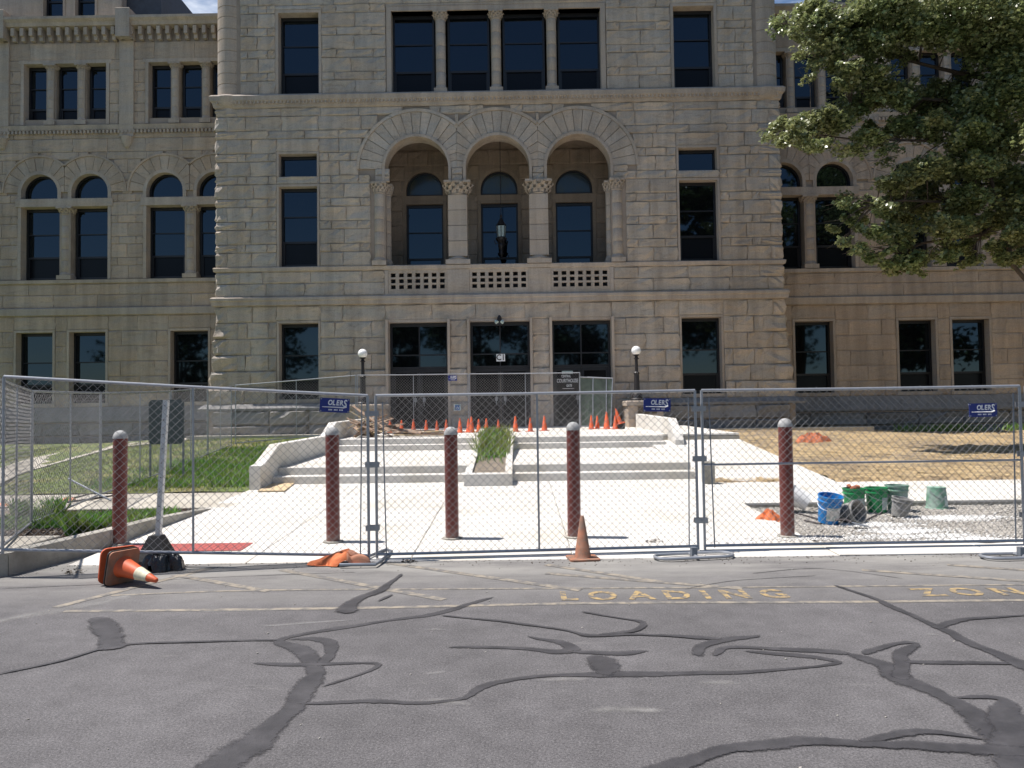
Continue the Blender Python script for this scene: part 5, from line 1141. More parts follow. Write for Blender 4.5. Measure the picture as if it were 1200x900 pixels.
# ------------------------------------------------------------------ cloths, netting
def rag(name, label, cat, c, sx, sy, h, m, seed, nx=34, ny=18, rz=0, outline=None, m2=None, fold=7, full=.6):
    r_ = np.random.default_rng(seed); b = MB(); V = []; fr = r_.uniform(.6, 1.4, 6); ph = r_.uniform(0, 6, 6)
    for j in range(ny + 1):
        for i in range(nx + 1):
            u, v = i / nx * 2 - 1, j / ny * 2 - 1; d = math.hypot(u, v * (1 + .15 * math.sin(3 * u + ph[0]))); e = max(0, 1 - d ** 2.2)
            env = outline(u) if outline else 1.0
            f = abs(math.sin(fold * (.55 * u + v) * fr[0] + ph[1] + 1.6 * math.sin(2.3 * u + ph[2]))) * .5 + abs(math.sin(4.1 * (u * fr[1] - v) + ph[3])) * .35
            z = h * env * e ** full * (.45 + .75 * f) + .006
            th = math.atan2(v, u); k = 1 + .10 * math.sin(5 * th + ph[4]) + .06 * math.sin(9 * th + ph[5]); q = max(abs(u), abs(v)) / (math.hypot(u, v) + 1e-6)
            V.append((u * q * k * sx, v * q * k * sy, z))
    b.add(V, [(j * (nx + 1) + i, j * (nx + 1) + i + 1, (j + 1) * (nx + 1) + i + 1, (j + 1) * (nx + 1) + i) for j in range(ny) for i in range(nx)])
    if m2:
        for k, f in enumerate(b.f): b.m[k] = 1 if b.v[f[0]][0] > sx * .35 else 0
    o = b.build(name, [m, m2] if m2 else m, None, True, loc=c, rot=(0, 0, rz), angle=60); return tag(o, label, cat)
p = on(393, 664, 0); rag('orange_cloth', 'crumpled orange cloth bleached at its right end, lying against the fence foot', 'cloth', (p.x, p.y + .13, .004), .31, .16, .15, M['orangecloth'], 3, outline=lambda u: .42 + .58 * max(0, min(1, (u + .8) / 1.1)) * (1 if u < .35 else max(.5, 1 - (u - .35) * .7)), rz=R(3), m2=M['pinkcloth'], fold=4, full=.28)
p = on(186, 671, 0); rag('black_bag', 'crumpled black plastic sack lying over the rubber base behind the fallen cone', 'bag', (p.x - .02, p.y + .16, .0), .225, .18, .18, M['bagblack'], 31, fold=8, full=.25)
p = on(904, 612, .05); rag('orange_bag', 'crumpled orange plastic bag on the gravel left of the buckets', 'bag', (p.x, p.y + .1, .05), .2, .16, .17, M['orangecloth'], 5, outline=lambda u: 1 - .5 * abs(u))
p = on(952, 511, .75); rag('netting_bundle', 'bundle of orange netting lying on the straw beside the building', 'netting', (p.x, p.y, gz(p.x, p.y) - .02), .5, .3, .32, M['netting'], 8, fold=14)
p = on(62, 595, .15); rag('netting_bundle', 'small bundle of orange netting among the weeds by the left fence', 'netting', (p.x, p.y, .13), .17, .1, .1, M['netting'], 9, fold=14)
p = on(80, 585, .2); rag('red_rag', 'faded red rag on the sidewalk behind the planting bed', 'rag', (p.x, p.y, .18), .12, .09, .05, M['pinkcloth'], 12)
p = on(1, 592, .2); rag('red_rag', 'faded red rag behind the fence at the left edge', 'rag', (p.x, p.y, .18), .14, .09, .05, M['pinkcloth'], 13)
# bars lying on the left sidewalk
for (a, b_), l_ in ((((80, 561), (130, 586.5)), 'long steel bar leaning across the left sidewalk'), (((76, 589), (132, 581)), 'thin dark bar lying on the left sidewalk, near one'), (((84, 584), (130, 574)), 'thin dark bar lying on the left sidewalk, far one')):
    za = .55 if 'leaning' in l_ else .2; A_ = on(*a, za) if 'leaning' not in l_ else at(a[0], a[1], 13.3); B_ = on(*b_, .2); o = MB().tube([Vector((0, 0, 0)), A_ - B_], .017, 8).build('steel_bar', M['galvd'] if 'leaning' in l_ else M['darksteel'], loc=B_); tag(o, l_, 'bar')
# plywood offcut at the foot of the left steps
a, b_, c, d = on(279, 576.5, .22), on(333, 576, .22), on(348, 566.5, .24), on(322, 566.5, .24)
a.x = max(a.x, -4.7); m = MB(); q = [a, b_, c, d]; m.add([(v.x, v.y, az(v.y) + .008) for v in q] + [(v.x, v.y, az(v.y) + .028) for v in q], [(0, 3, 2, 1), (4, 5, 6, 7), (0, 1, 5, 4), (1, 2, 6, 5), (2, 3, 7, 6), (3, 0, 4, 7)]); tag(m.build('plywood_offcut', M['ply']), 'offcut of plywood lying at the foot of the left cheek wall', 'board')
# ------------------------------------------------------------------ pile of boards on the terrace edge
bd = None; rnd = random.Random(4)
for i in range(44):
    t = rnd.random(); px = 398 + (520 - 398) * t; L_ = rnd.uniform(.35, 1.5) if px < 470 else rnd.uniform(.9, 1.9); Y = rnd.uniform(20.7, 22.2); hgt = (.44 * math.exp(-((px - 430) / 26) ** 2) + .12) if px < 480 else .10
    p = at(min(px, 496), 500, Y); z = .945 + rnd.uniform(.0, 1) * hgt * 1.1
    o = MB().cbox(-L_ / 2, L_ / 2, -rnd.uniform(.04, .08), .05, -.012, .012, .003).build('wooden_board', M['wood'] if i % 7 else M['ply'])
    flat = px > 480; x = max(p.x, -4.7 + L_ * .5); o.location = (x, Y, z + .012); o.rotation_euler = (R(rnd.uniform(-8, 8)) if flat else R(rnd.uniform(-35, 35)), R(rnd.uniform(-3, 3)) if flat else R(rnd.uniform(-32, 32)), R(rnd.uniform(-12, 12) if flat else rnd.uniform(-60, 60)))
    tag(o, 'weathered loose board in the heap of scrap timber at the top of the left steps', 'board', 'heap of scrap boards')
# ------------------------------------------------------------------ leaning panels by the right door
def leaner(x0, x1, lab, dz, rz, mtl):
    t = thing('leaning_mesh_frame', lab, 'fence frame', (x0, 26.6, .97), rz, group='mesh panels leaning at the right door'); t.rotation_euler = (R(-9), R(dz), rz); W[t.name] = Matrix.LocRotScale(t.location, t.rotation_euler, None); w_ = x1 - x0; H = 1.78
    for a, c in (((0, 0), (0, H)), ((w_, 0), (w_, H)), ((0, H), (w_, H)), ((0, .05), (w_, .05)), ((w_ / 2, .05), (w_ / 2, H))): MB().tube([(a[0], 0, a[1]), (c[0], 0, c[1])], .021, 8).build('frame_tube', M['galv'], t)
    m = MB(); 
    for i in range(10):
        for j in range(1): m.add([(w_ * i / 10, .012 + .01 * math.sin(i * 1.7), .06), (w_ * (i + 1) / 10, .012 + .01 * math.sin((i + 1) * 1.7), .06), (w_ * (i + 1) / 10, .012 + .01 * math.sin(i), H - .01), (w_ * i / 10, .012 + .01 * math.sin(i - 1), H - .01)], [(0, 1, 2, 3)])
    m.build('privacy_mesh', mtl, t); link_mesh(w_, H - .05, t, .05, r=.002)
xa = at(679, 497, 26.6).x; leaner(xa, xa + .95, 'front one of the green-meshed fence panels leaning at the right door', 3, R(6), M['greenmesh']); leaner(xa + .22, xa + 1.1, 'rear green-meshed fence panel leaning behind another at the right door', 3.5, R(-4), M['greenmesh'])
bpy.data.objects['leaning_mesh_frame.001'].location.y += .16
# ------------------------------------------------------------------ door signs, floodlight, lantern
s = thing('door_sign', 'small white square sign lettered C1 on the middle door', 'sign', (at(586.7, 419, D + .2).x, D + .25, at(586.7, 419, D + .2).z)); MB().box(-.16, .16, -.006, .006, -.135, .135).build('board', M['white'], s)
me = text_mesh('C1', .30, .001, .9, 0, .006); me.materials.append(M['frame']); me.transform(Matrix.Translation((0, -.008, 0)) @ Matrix.Rotation(R(90), 4, 'X')); mobj('lettering', me, s)
p = at(665, 446, D + .27); s = thing('door_lettering', 'white lettering reading COURTHOUSE on the glass of the right door', 'lettering', (p.x, D + .27, p.z)); 
for tx, sz, z, x in (('COURTHOUSE', .19, -.01, 0), ('CENTRAL', .13, .16, -.05), ('GATE', .13, -.19, .06)):
    me = text_mesh(tx, sz, .001, .62, 0, .004); me.materials.append(M['white']); me.transform(Matrix.Translation((x, 0, z)) @ Matrix.Rotation(R(90), 4, 'X')); mobj('lettering', me, s)
m = MB(); m.box(-.2, .2, -.002, .002, .25, .36); m.build('crest', M['label'], s)
m = MB(); m.box(-.19, .24, -.002, .002, -.30, -.285); m.build('rule', M['white'], s)
p = at(536.5, 477.5, D - .06); s = thing('access_sign', 'small blue and white wheelchair access sign on the pier left of the middle door', 'sign', (p.x, D - .29, p.z)); MB().box(-.13, .13, -.006, .006, -.12, .12).build('board', M['labelw'], s); MB().box(-.08, .08, -.009, -.006, -.10, .09).build('blue_field', M['bluesign'], s)
m = MB(); m.tube([(0, -.012, .06), (0, -.012, 0), (.04, -.012, 0), (.05, -.012, -.06)], .008, 5); m.tube([(.03 * math.cos(a), -.012, -.03 + .03 * math.sin(a)) for a in [k * .6 for k in range(2, 10)]], .006, 5); m.build('wheelchair_symbol', M['white'], s)
p = at(585.2, 377, D - .25); s = thing('floodlight', 'twin-headed security floodlight mounted over the middle door', 'floodlight', (p.x, D - .2, p.z))
MB().cbox(-.09, .09, -.08, .2, -.12, .1, .02).build('junction_box', M['black'], s); MB().lathe([(.05, .08), (.09, .12), (.06, .2), (.03, .24)], 12).build('sensor', M['black'], s, True)
for q in (-1, 1):
    MB().tube([(0, 0, .02), (q * .14, -.06, .04)], .02, 8).build('arm', M['black'], s); MB().lathe([(.03, 0), (.065, .05), (.07, .12)], 14, Mx=Matrix.Translation((q * .15, -.06, .04)) @ Matrix.Rotation(R(q * 40), 4, 'Y') @ Matrix.Rotation(R(150), 4, 'X')).build('lamp_head', M['label'], s, True)
x = at(587, 250, D + 1.2).x; s = thing('hanging_lantern', 'dark ornate lantern hanging on a long chain in the middle arch', 'lantern', (x, D + 1.2, 8.2)); zt_ = 12.05 - 8.2
MB().tube([(0, 0, .62), (0, 0, zt_)], .014, 6).build('chain', M['black'], s)
MB().lathe([(.02, .9), (.05, .84), (.03, .78), (.06, .7), (.16, .52), (.2, .5), (.05, .46)], 8).build('crown', M['black'], s); MB().lathe([(.15, .02), (.18, .44)], 8).build('glass_body', M['label'], s)
for k in range(8): a = k * math.pi / 4; MB().tube([(.155 * math.cos(a), .155 * math.sin(a), 0), (.19 * math.cos(a), .19 * math.sin(a), .5)], .014, 5).build('bar', M['black'], s)
MB().lathe([(.16, .02), (.22, -.02), (.2, -.1), (.1, -.22), (.13, -.32), (.06, -.5), (.08, -.62), (.02, -.8)], 10).build('pendant', M['black'], s)
for k in range(4): a = k * math.pi / 2 + .4; MB().tube([(.1 * math.cos(a), .1 * math.sin(a), -.2), (.24 * math.cos(a), .24 * math.sin(a), -.26), (.27 * math.cos(a), .27 * math.sin(a), -.12)], .018, 5).build('scroll', M['black'], s)

# ------------------------------------------------------------------ buckets, tools, powder on the gravel
def bucket(px, py, lab, m, z=.05, H=.37, rt=.15, rb=.128, tilt=None, rz=0, mlab='label', open_=False, crust=None, up=True, stuff=None, loc=None, lw=1.0):
    p = on(px, py, z); t = thing('bucket', lab, 'bucket', loc or (p.x, p.y + rb, z), rz)
    if tilt: t.rotation_euler = tilt
    a, b_ = (rb, rt) if up else (rt, rb)
    pr = [(a, 0)] + ([(b_ - .004, H * .78), (b_ + .012, H * .785), (b_ + .012, H * .82), (b_ + .001, H * .83), (b_ + .003, H * .93), (b_ + .013, H * .94), (b_ + .013, H)] if up else [(a + .012, .004), (a + .012, H * .06), (a, H * .07), (b_, H)])
    if up: pr += [(b_ - .004, H), (b_ - .008, H * .9), (a - .01, H * .06), (.003, H * .055)]
    MB().lathe(pr, 28).build('shell', m, t, True, angle=30)
    hb = MB(); n = 12; c = [( (b_ + .012) * math.cos(math.pi * k / n), -(b_ + .02) * abs(math.sin(math.pi * k / n)) * .96, H * .8 - .10 * math.sin(math.pi * k / n)) for k in range(n + 1)]; hb.tube(c, .003, 5); hb.build('wire_handle', M['galv'], t)
    if mlab:
        lb = MB(); vs = []; th0, th1 = R(-92), R(-92 + 78 * lw); z0_, z1_ = H * .14, H * .62; nn = 8
        for zz in (z0_, z1_):
            r_ = a + (b_ - a) * zz / H + .003
            for k in range(nn + 1): th = th0 + (th1 - th0) * k / nn; vs.append((r_ * math.cos(th), r_ * math.sin(th), zz))
        lb.add(vs, [(k, k + 1, nn + 2 + k, nn + 1 + k) for k in range(nn)]); lb.build('label', M[mlab], t)
    return t
g1 = bucket(1006, 603, 'green bucket filled with orange scraps, second from the blue bucket', M['green'])
for k in range(7): r_ = random.Random(k); o = MB().lathe([(.01, 0), (.035, .015), (.03, .045), (.008, .06)], 6).build('orange_scrap', M['netting'], None); o.location = g1.location + Vector((r_.uniform(-.09, .09), r_.uniform(-.09, .09), .34 + r_.uniform(0, .04))); o.rotation_euler = (r_.uniform(0, 3), 0, r_.uniform(0, 3)); tag(o, 'orange scrap heaped in the mouth of a green bucket', 'scrap', 'orange scraps in the green bucket')
bucket(1032.5, 602, 'clean green bucket standing half behind the cement-crusted bucket', M['green'], rz=R(8), lw=1.2)
bucket(1057, 601, 'taller dusty green bucket behind the cement-crusted bucket', M['palegreen'], H=.395, rz=R(-12))
bucket(1103.5, 597.5, 'dusty green bucket standing upside down, right of the other buckets', M['palegreen'], up=False, H=.33, rz=R(20))
gb = bucket(1045, 603.5, 'small grey bucket crusted with cement, tipped towards the green ones', M['cement'], H=.26, rt=.13, rb=.105, mlab=None, tilt=(R(6), R(10), 0)); gb.location.y -= .32; gb.location.z += .015
bb_ = bucket(975, 615, 'bright blue bucket with a white label, tilted back on the gravel', M['bluepl'], mlab='labelw', tilt=(R(7), R(8), R(-32)), rz=0, lw=1.1); bb_.location.z += .02
p = on(945, 603, .05); wb = bucket(0, 0, 'white bucket lying on its side behind the bollard', M['whitepl'], mlab=None, loc=(p.x + .08, p.y + .12, .20)); wb.rotation_euler = (R(-58), R(50), R(70)); wb.rotation_euler = Vector((-.62, .25, .38)).to_track_quat('Z', 'Y').to_euler()
p = on(994, 614, .05); gb2 = bucket(0, 0, 'cement-grey bucket lying open beside the blue bucket', M['cement'], mlab=None, H=.27, rt=.145, rb=.115, loc=(p.x - .0, p.y + .2, .16)); gb2.rotation_euler = Vector((.45, -.75, .2)).to_track_quat('Z', 'Y').to_euler()
p = on(1008, 618, .06); tr_ = thing('trowel', 'steel trowel lying on the gravel in front of the open grey bucket', 'trowel', (p.x, p.y, .07), R(-28)); m = MB(); m.add([(-.10, -.05, .05), (-.1, .05, .05), (.05, .06, .02), (.14, -.04, 0), (.02, -.06, .02), (-.1, -.05, .046), (-.1, .05, .046), (.05, .06, .016), (.14, -.04, -.004), (.02, -.06, .016)], [(0, 4, 3, 2, 1), (5, 6, 7, 8, 9)]); m.build('blade', M['galvd'], tr_); MB().tube([(-.1, 0, .05), (-.17, .02, .08), (-.3, .04, .06)], .013, 8).build('handle', M['darksteel'], tr_)
for a, b_, l_ in (((936, 602), (962, 609), 'dark bar on the gravel between the white and blue buckets'), ((1012, 611), (1034, 600), 'dark bar on the gravel in front of the green buckets'), ((943, 610), (962, 614), 'short dark bar on the gravel left of the blue bucket')):
    A_, B_ = on(*a, .07), on(*b_, .07); tag(MB().tube([Vector((0, 0, 0)), B_ - A_], .012, 8).build('steel_bar', M['darksteel'], loc=A_), l_, 'bar')
def heap(px, py, sx, sy, h, name='powder_heap', lab=''):
    p = on(px, py, .06); V = []; n = 26; ph = random.uniform(0, 6)
    for j in range(n + 1):
        for i in range(n + 1):
            u, v = i / n * 2 - 1, j / n * 2 - 1; q = max(abs(u), abs(v)) / (math.hypot(u, v) + 1e-6); u *= q; v *= q; d = math.hypot(u, v); k = 1 + .22 * math.sin(3 * math.atan2(v, u) + ph) + .12 * math.sin(7 * math.atan2(v, u))
            V.append((u * k * sx, v * k * sy, h * max(0, 1 - d * d) * (1 + .35 * math.sin(9 * u + ph) * math.cos(8 * v)) - .012))
    b = MB(); b.add(V, [(j * (n + 1) + i, j * (n + 1) + i + 1, (j + 1) * (n + 1) + i + 1, (j + 1) * (n + 1) + i) for j in range(n) for i in range(n)]); tag(b.build(name, M['powder'], None, True, loc=(p.x, p.y, .055), angle=80), kind='stuff')
heap(1110, 607, .26, .14, .04); heap(1148, 631, .30, .09, .03); heap(1060, 622, .34, .08, .02)
# ------------------------------------------------------------------ loose stuff: gravel, straw, grass, litter
def scatter_stones(name, n, xf, zf_, smin, smax, m, seed):
    r_ = np.random.default_rng(seed); V = np.zeros((n, 6, 3)); base = np.array([(1, 0, 0), (-1, 0, 0), (0, 1, 0), (0, -1, 0), (0, 0, 1), (0, 0, -1.)]); Ft = np.array([(0, 2, 4), (2, 1, 4), (1, 3, 4), (3, 0, 4), (2, 0, 5), (1, 2, 5), (3, 1, 5), (0, 3, 5)])
    P = xf(r_, n); s = r_.uniform(smin, smax, n) ; V = base[None] * s[:, None, None] * r_.uniform(.6, 1.3, (n, 6, 1)); a = r_.uniform(0, 6.28, n); ca, sa = np.cos(a), np.sin(a)
    x = V[:, :, 0] * ca[:, None] - V[:, :, 1] * sa[:, None] + V[:, :, 2] * .5; y = V[:, :, 0] * sa[:, None] + V[:, :, 1] * ca[:, None]; V = np.stack([x + P[:, 0:1], y + P[:, 1:2], V[:, :, 2] * .7 + P[:, 2:3] + s[:, None] * .2], 2)
    Fq = (Ft[None] + 6 * np.arange(n)[:, None, None]).reshape(-1, 3); return tag(mobj(name, npmesh(name, V.reshape(-1, 3), Fq, m, 3)), kind='stuff')
def gx(r_, n):
    x = 3.55 + r_.random(n) ** 1.3 * 9; y = r_.uniform(9.08, 11.95, n); return np.stack([x, y, .022 + (y - 9) * .012], 1)
scatter_stones('gravel', 26000, gx, None, .008, .026, M['gravel'], 1)
PWD = [(1030, 614, .35, .12), (1060, 620, .4, .12), (1090, 626, .45, .12), (1110, 607, .35, .16), (1145, 631, .4, .1), (1012, 613, .2, .1), (1125, 606, .5, .12), (1180, 634, .3, .1), (1000, 628, .9, .12)]
def gpw(r_, n):
    k = r_.integers(0, len(PWD), n); c = np.array([on(a, b_, .06)[:2] for a, b_, _, _ in PWD])[k]; s = np.array([q[2:] for q in PWD])[k]; P = c + r_.normal(size=(n, 2)) * s * .75; y = np.clip(P[:, 1], 9.1, 11.9); return np.stack([P[:, 0], y, .03 + (y - 9) * .012], 1)
scatter_stones('powdered_stone', 6000, gpw, None, .008, .022, M['powder'], 41)
def blades(name, P, h, w_, m, seed, lean=.5, flat=False):
    r_ = np.random.default_rng(seed); n = len(P); a = r_.uniform(0, 6.28, n); hh = h * r_.uniform(.5, 1.3, n); ww = w_ * r_.uniform(.6, 1.3, n); d = np.stack([np.cos(a), np.sin(a), np.zeros(n)], 1); b2 = r_.uniform(0, 6.28, n); e = np.stack([np.cos(b2), np.sin(b2), np.zeros(n)], 1) * (hh * lean * r_.random(n))[:, None]
    up = np.array([0, 0, 1.]) * (hh if not flat else hh * .08)[:, None]
    if flat: e = np.stack([-np.sin(a), np.cos(a), np.zeros(n)], 1) * hh[:, None]
    V = np.stack([P - d * ww[:, None], P + d * ww[:, None], P + e * .6 + up * .7 + d * ww[:, None] * .7, P + e * .6 + up * .7 - d * ww[:, None] * .7, P + e + up], 1).reshape(-1, 3); k = 5 * np.arange(n)[:, None]
    T = np.concatenate([k + [[0, 1, 2]], k + [[0, 2, 3]], k + [[3, 2, 4]]], 0); return tag(mobj(name, npmesh(name, V, T, m, 3)), kind='stuff')
def field(n, xr, yr, zf_, seed, dens=None):
    r_ = np.random.default_rng(seed); x = r_.uniform(*xr, n); y = r_.uniform(*yr, n)
    if dens is not None: k = r_.random(n) < dens(x, y); x, y = x[k], y[k]
    z = np.array([zf_(a, b) for a, b in zip(x, y)]); return np.stack([x, y, z], 1)
def nn_(x, y, f, s): return .5 + .5 * np.sin(x * f + s) * np.cos(y * f * 1.3 + 2 * s + np.sin(x * .7 * f))
def inpath(x, y):
    px = [(PT[i] + PB[i]) / 2 for i in range(5)]; out = np.zeros(len(x), bool)
    for i in range(4):
        a, b = px[i], px[i + 1]; hw_ = .65; d = np.array([b.x - a.x, b.y - a.y]); L2 = d @ d; t = np.clip(((x - a.x) * d[0] + (y - a.y) * d[1]) / L2, 0, 1); out |= np.hypot(x - a.x - t * d[0], y - a.y - t * d[1]) < .55 + .035 * (y - 14)
    return out
blades('grass', field(52000, (-16, -4.98), (14.05, 27), gz, 2, lambda x, y: np.where(inpath(x, y), 0, .35 + .65 * nn_(x, y, 2.1, .5))), .055, .006, M['grass'], 3)
blades('weeds', field(26000, (-8.6, -5.0), (14.6, 24), gz, 4, lambda x, y: np.where(inpath(x, y), 0, np.clip(2.2 * nn_(x, y, 2.9, 1.1) * nn_(x, y, 1.3, 2.3) * 1.6 * np.exp(-((y - 17.5) / 4.5) ** 2) * np.clip((x + 8.8) / 1.5, 0, 1), 0, 1))), .12, .011, M['weed'], 5, .9)
blades('weeds', field(9000, (-7.6, -5.12), (9.4, 12.2), lambda x, y: .14, 6, lambda x, y: np.clip(1.6 * nn_(x, y, 2.6, .2) * np.clip((11.9 - y) / .5, 0, 1) * (np.abs(y - 10.9 - .25 * (x + 6.2)) < .62), 0, 1)), .10, .014, M['weed'], 7, 1.0)
def clump(cx, cy_, r, n, h, seed, name='weeds'):
    r_ = np.random.default_rng(seed); a = r_.uniform(0, 6.28, n); q = r * np.sqrt(r_.random(n)); P = np.stack([cx + q * np.cos(a), cy_ + q * np.sin(a), np.full(n, .14)], 1); return blades(name, P, h, .012, M['weed'], seed, .8)
clump(-5.55, 9.75, .16, 500, .24, 20); clump(-5.35, 9.95, .1, 250, .17, 21); clump(-7.0, 11.2, .3, 500, .28, 22)
zp = lambda x, y: .41 + (y - 14.48) * .1047
blades('grass', field(3600, (-.88, -.22), (15.3, 20.3), zp, 8, lambda x, y: np.clip(.1 + (y - 15.8) / 2.2, 0, 1) * np.clip(2.2 * nn_(x, y, 6, .4) - .3, 0, 1)), .19, .010, M['weed'], 9, 1.1)
blades('grass', field(1500, (-1.0, -.15), (16.4, 19.8), zp, 28, lambda x, y: np.clip(2.6 * nn_(x, y, 5, 2.4) - 1.1, 0, 1)), .30, .010, M['grass'], 29, 1.2)
def gzs(x, y): return gz(x, y) + .045 + .02 * math.sin(x * 5 + y * 2) * math.sin(y * 6)
blades('straw', field(90000, (5.95, 18), (14.35, 28), gzs, 10, lambda x, y: np.clip(.15 + 1.1 * nn_(x, y, 1.3, .9), 0, 1)), .13, .007, M['straw'], 11, flat=True)
blades('straw', field(1500, (3.6, 5.0), (14.3, 15.8), lambda x, y: .26, 12), .12, .0045, M['straw'], 13, flat=True)
blades('weeds', field(1400, (14, 19.5), (28.2, 28.7), gz, 14, lambda x, y: nn_(x, y, 2, .9)), .28, .02, M['weed'], 15, .8)
def gxm(r_, n): x = r_.uniform(-7.6, -5.12, n); y = r_.uniform(9.2, 12.2, n); return np.stack([x, y, np.full(n, .135)], 1)
scatter_stones('mulch_chips', 5000, gxm, None, .008, .026, M['mulch'], 21)
def gxl(r_, n): t = r_.random(n); x = -7 + 14 * t; y = 8.2 + r_.normal(0, .18, n) + .2; y = np.minimum(y, 8.42); return np.stack([x, y, np.full(n, .002)], 1)
scatter_stones('grit', 900, gxl, None, .003, .009, M['brown'], 22)
def gxr(r_, n): return np.stack([r_.uniform(-7, 8, n), r_.uniform(2.5, 8.3, n), np.full(n, .001)], 1)
scatter_stones('grit', 260, gxr, None, .003, .010, M['gravel'], 23)
for px, py, l_ in ((482, 653, 'small clump of dry dead leaves under the middle street panel'), (765, 638, 'small dry leaf clump caught at the bottom rail right of the cone'), (85, 672, 'dark tuft of dead leaves on the asphalt before the left fence')):
    p = on(px, py, 0); p.y = min(p.y, 8.4) if py > 645 else p.y; r_ = random.Random(px); m = MB()
    for k in range(22):
        c = Vector((r_.gauss(0, .05), r_.gauss(0, .03), abs(r_.gauss(.015, .012)))); a = r_.uniform(0, 6); u = Vector((math.cos(a), math.sin(a), r_.uniform(-.6, .6))) * .022; v = Vector((-math.sin(a), math.cos(a), r_.uniform(-.6, .6))) * .012; m.add([c - u, c + v, c + u, c - v], [(0, 1, 2, 3)])
    tag(m.build('leaf_litter', M['brown'], loc=(p.x, p.y, az(p.y) + .004)), l_, 'leaf litter')

# ------------------------------------------------------------------ trees
def leafcloud(centres, radii, n_per, size, m, seed, name='leaves'):
    """small folded leaves spread through ellipsoids; denser toward the shell"""
    r_ = np.random.default_rng(seed); Ps = []
    for c, rr, n in zip(centres, radii, n_per):
        d = r_.normal(size=(n, 3)); d /= np.linalg.norm(d, axis=1)[:, None]; q = r_.random(n) ** (1 / 2.2); P = c + d * q[:, None] * rr
        P += .10 * np.sin(P[:, [1, 2, 0]] * 7.3) ; Ps.append(P)
    P = np.concatenate(Ps); n = len(P); s = size * r_.uniform(.55, 1.25, n)
    nrm = r_.normal(size=(n, 3)) * .62 + np.array([-.15, -.25, 1.0]); nrm /= np.linalg.norm(nrm, axis=1)[:, None]; t = r_.normal(size=(n, 3)); t -= nrm * (t * nrm).sum(1)[:, None]; t /= np.linalg.norm(t, axis=1)[:, None]; b = np.cross(nrm, t)
    o = lambda x, y, z: P + (t * x + b * y + nrm * z) * s[:, None]
    V = np.stack([o(0, -.55, 0), o(.28, -.15, .10), o(.5, .02, .04), o(.22, .2, .08), o(0, .6, -.06), o(-.22, .2, .08), o(-.5, .02, .04), o(-.28, -.15, .10)], 1).reshape(-1, 3)
    k = 8 * np.arange(n)[:, None]; T = np.concatenate([k + [[0, 1, 4, 7]], k + [[1, 2, 3, 4]], k + [[7, 4, 5, 6]]], 0); return npmesh(name, V, T, m, 4)
tree = thing('maple_tree', 'large maple whose sunlit branches hang in from the right over the wing windows', 'tree', (14.6, 20.2, .3))
r_ = np.random.default_rng(42); cen = []; rad = []; npr = []
# hanging sprays, written as picture columns/rows taken to the tree's real distance
CL = [(1120, 10, 2.0, .8), (1060, 20, 1.1, .5), (1000, 25, .9, .38), (960, 42, .6, .3), (1180, 30, 2, 1), (950, 20, .8, .4), (985, 55, .7, .3), (1030, 50, .7, .32), (1165, 60, 1.0, .8), (1120, 48, .8, .35), (1190, 100, .9, 1.0), (1180, 75, .8, .7), (1030, 8, 1, .5), (1085, 35, .9, .5),
      (920, 152, .35, .2), (945, 148, .55, .28), (975, 140, .7, .38), (1005, 125, .75, .45), (1035, 112, .75, .5), (1065, 110, .8, .45), (1100, 112, .85, .5), (1140, 120, 1.0, .6), (1010, 158, .5, .2), (1045, 150, .6, .3), (1090, 150, .7, .35), (1130, 165, .6, .35), (960, 160, .5, .2), (1000, 78, .5, .22), (1025, 80, .4, .2), (985, 85, .35, .16),
      (1180, 160, .9, .6), (1150, 190, .9, .6), (1110, 200, .8, .45), (1075, 205, .6, .35), (1050, 215, .45, .25), (1190, 220, .8, .7), (1140, 235, .9, .5), (1090, 240, .8, .45), (1045, 240, .6, .35), (1010, 240, .4, .2), (1060, 275, .7, .4), (1020, 270, .4, .25), (995, 262, .25, .14), (1065, 300, .5, .25), (1045, 305, .3, .15), (1110, 265, .8, .35), (1160, 265, .6, .35), (1130, 290, .35, .2), (1170, 298, .35, .22), (1185, 285, .4, .25), (1150, 150, .9, .5), (1198, 265, .5, .35), (1205, 300, .6, .3), (1200, 245, .7, .4)]
for px, py, rx, rz_ in CL:
    for k in range(4):
        Y = 20.2 + r_.uniform(-1.2, 1.2); p = at(px + r_.normal() * 8, py + r_.normal() * 6, Y); f = r_.uniform(.55, .8)
        cen.append(np.array(p)); rad.append(np.array([rx * f, rx * f * .9, rz_ * f])); npr.append(int(140 + 1650 * rx * rz_ * f))
for px, py in ((905, 158), (915, 165), (935, 168), (965, 168), (990, 175), (1015, 178), (1040, 180), (915, 25), (925, 38), (940, 60), (958, 72), (975, 98), (990, 100), (1005, 100), (1060, 70), (985, 235), (990, 285), (1005, 295), (1025, 305), (1050, 313), (1072, 315), (1000, 60), (1100, 300), (1145, 305), (1190, 300), (1180, 255), (970, 10), (1050, 60), (1130, 85)):
    for k in range(3):
        p = at(px + r_.normal() * 7, py + r_.normal() * 4, 20.2 + r_.uniform(-1, 1)); cen.append(np.array(p)); rad.append(np.array([.26, .24, .13])); npr.append(70)
lim = list(cen)
for k in range(46):     # the rest of the crown, out of frame
    a = r_.uniform(0, 6.28); q = r_.uniform(.2, 1) * 5.5; z = r_.uniform(6.5, 14.5); x = 15.6 + q * math.cos(a) * 1.0; y = 20.4 + q * math.sin(a) * .8
    if x / y < .72: continue
    cen.append(np.array([x, y, z])); rad.append(np.array([1.3, 1.3, .8])); npr.append(900)
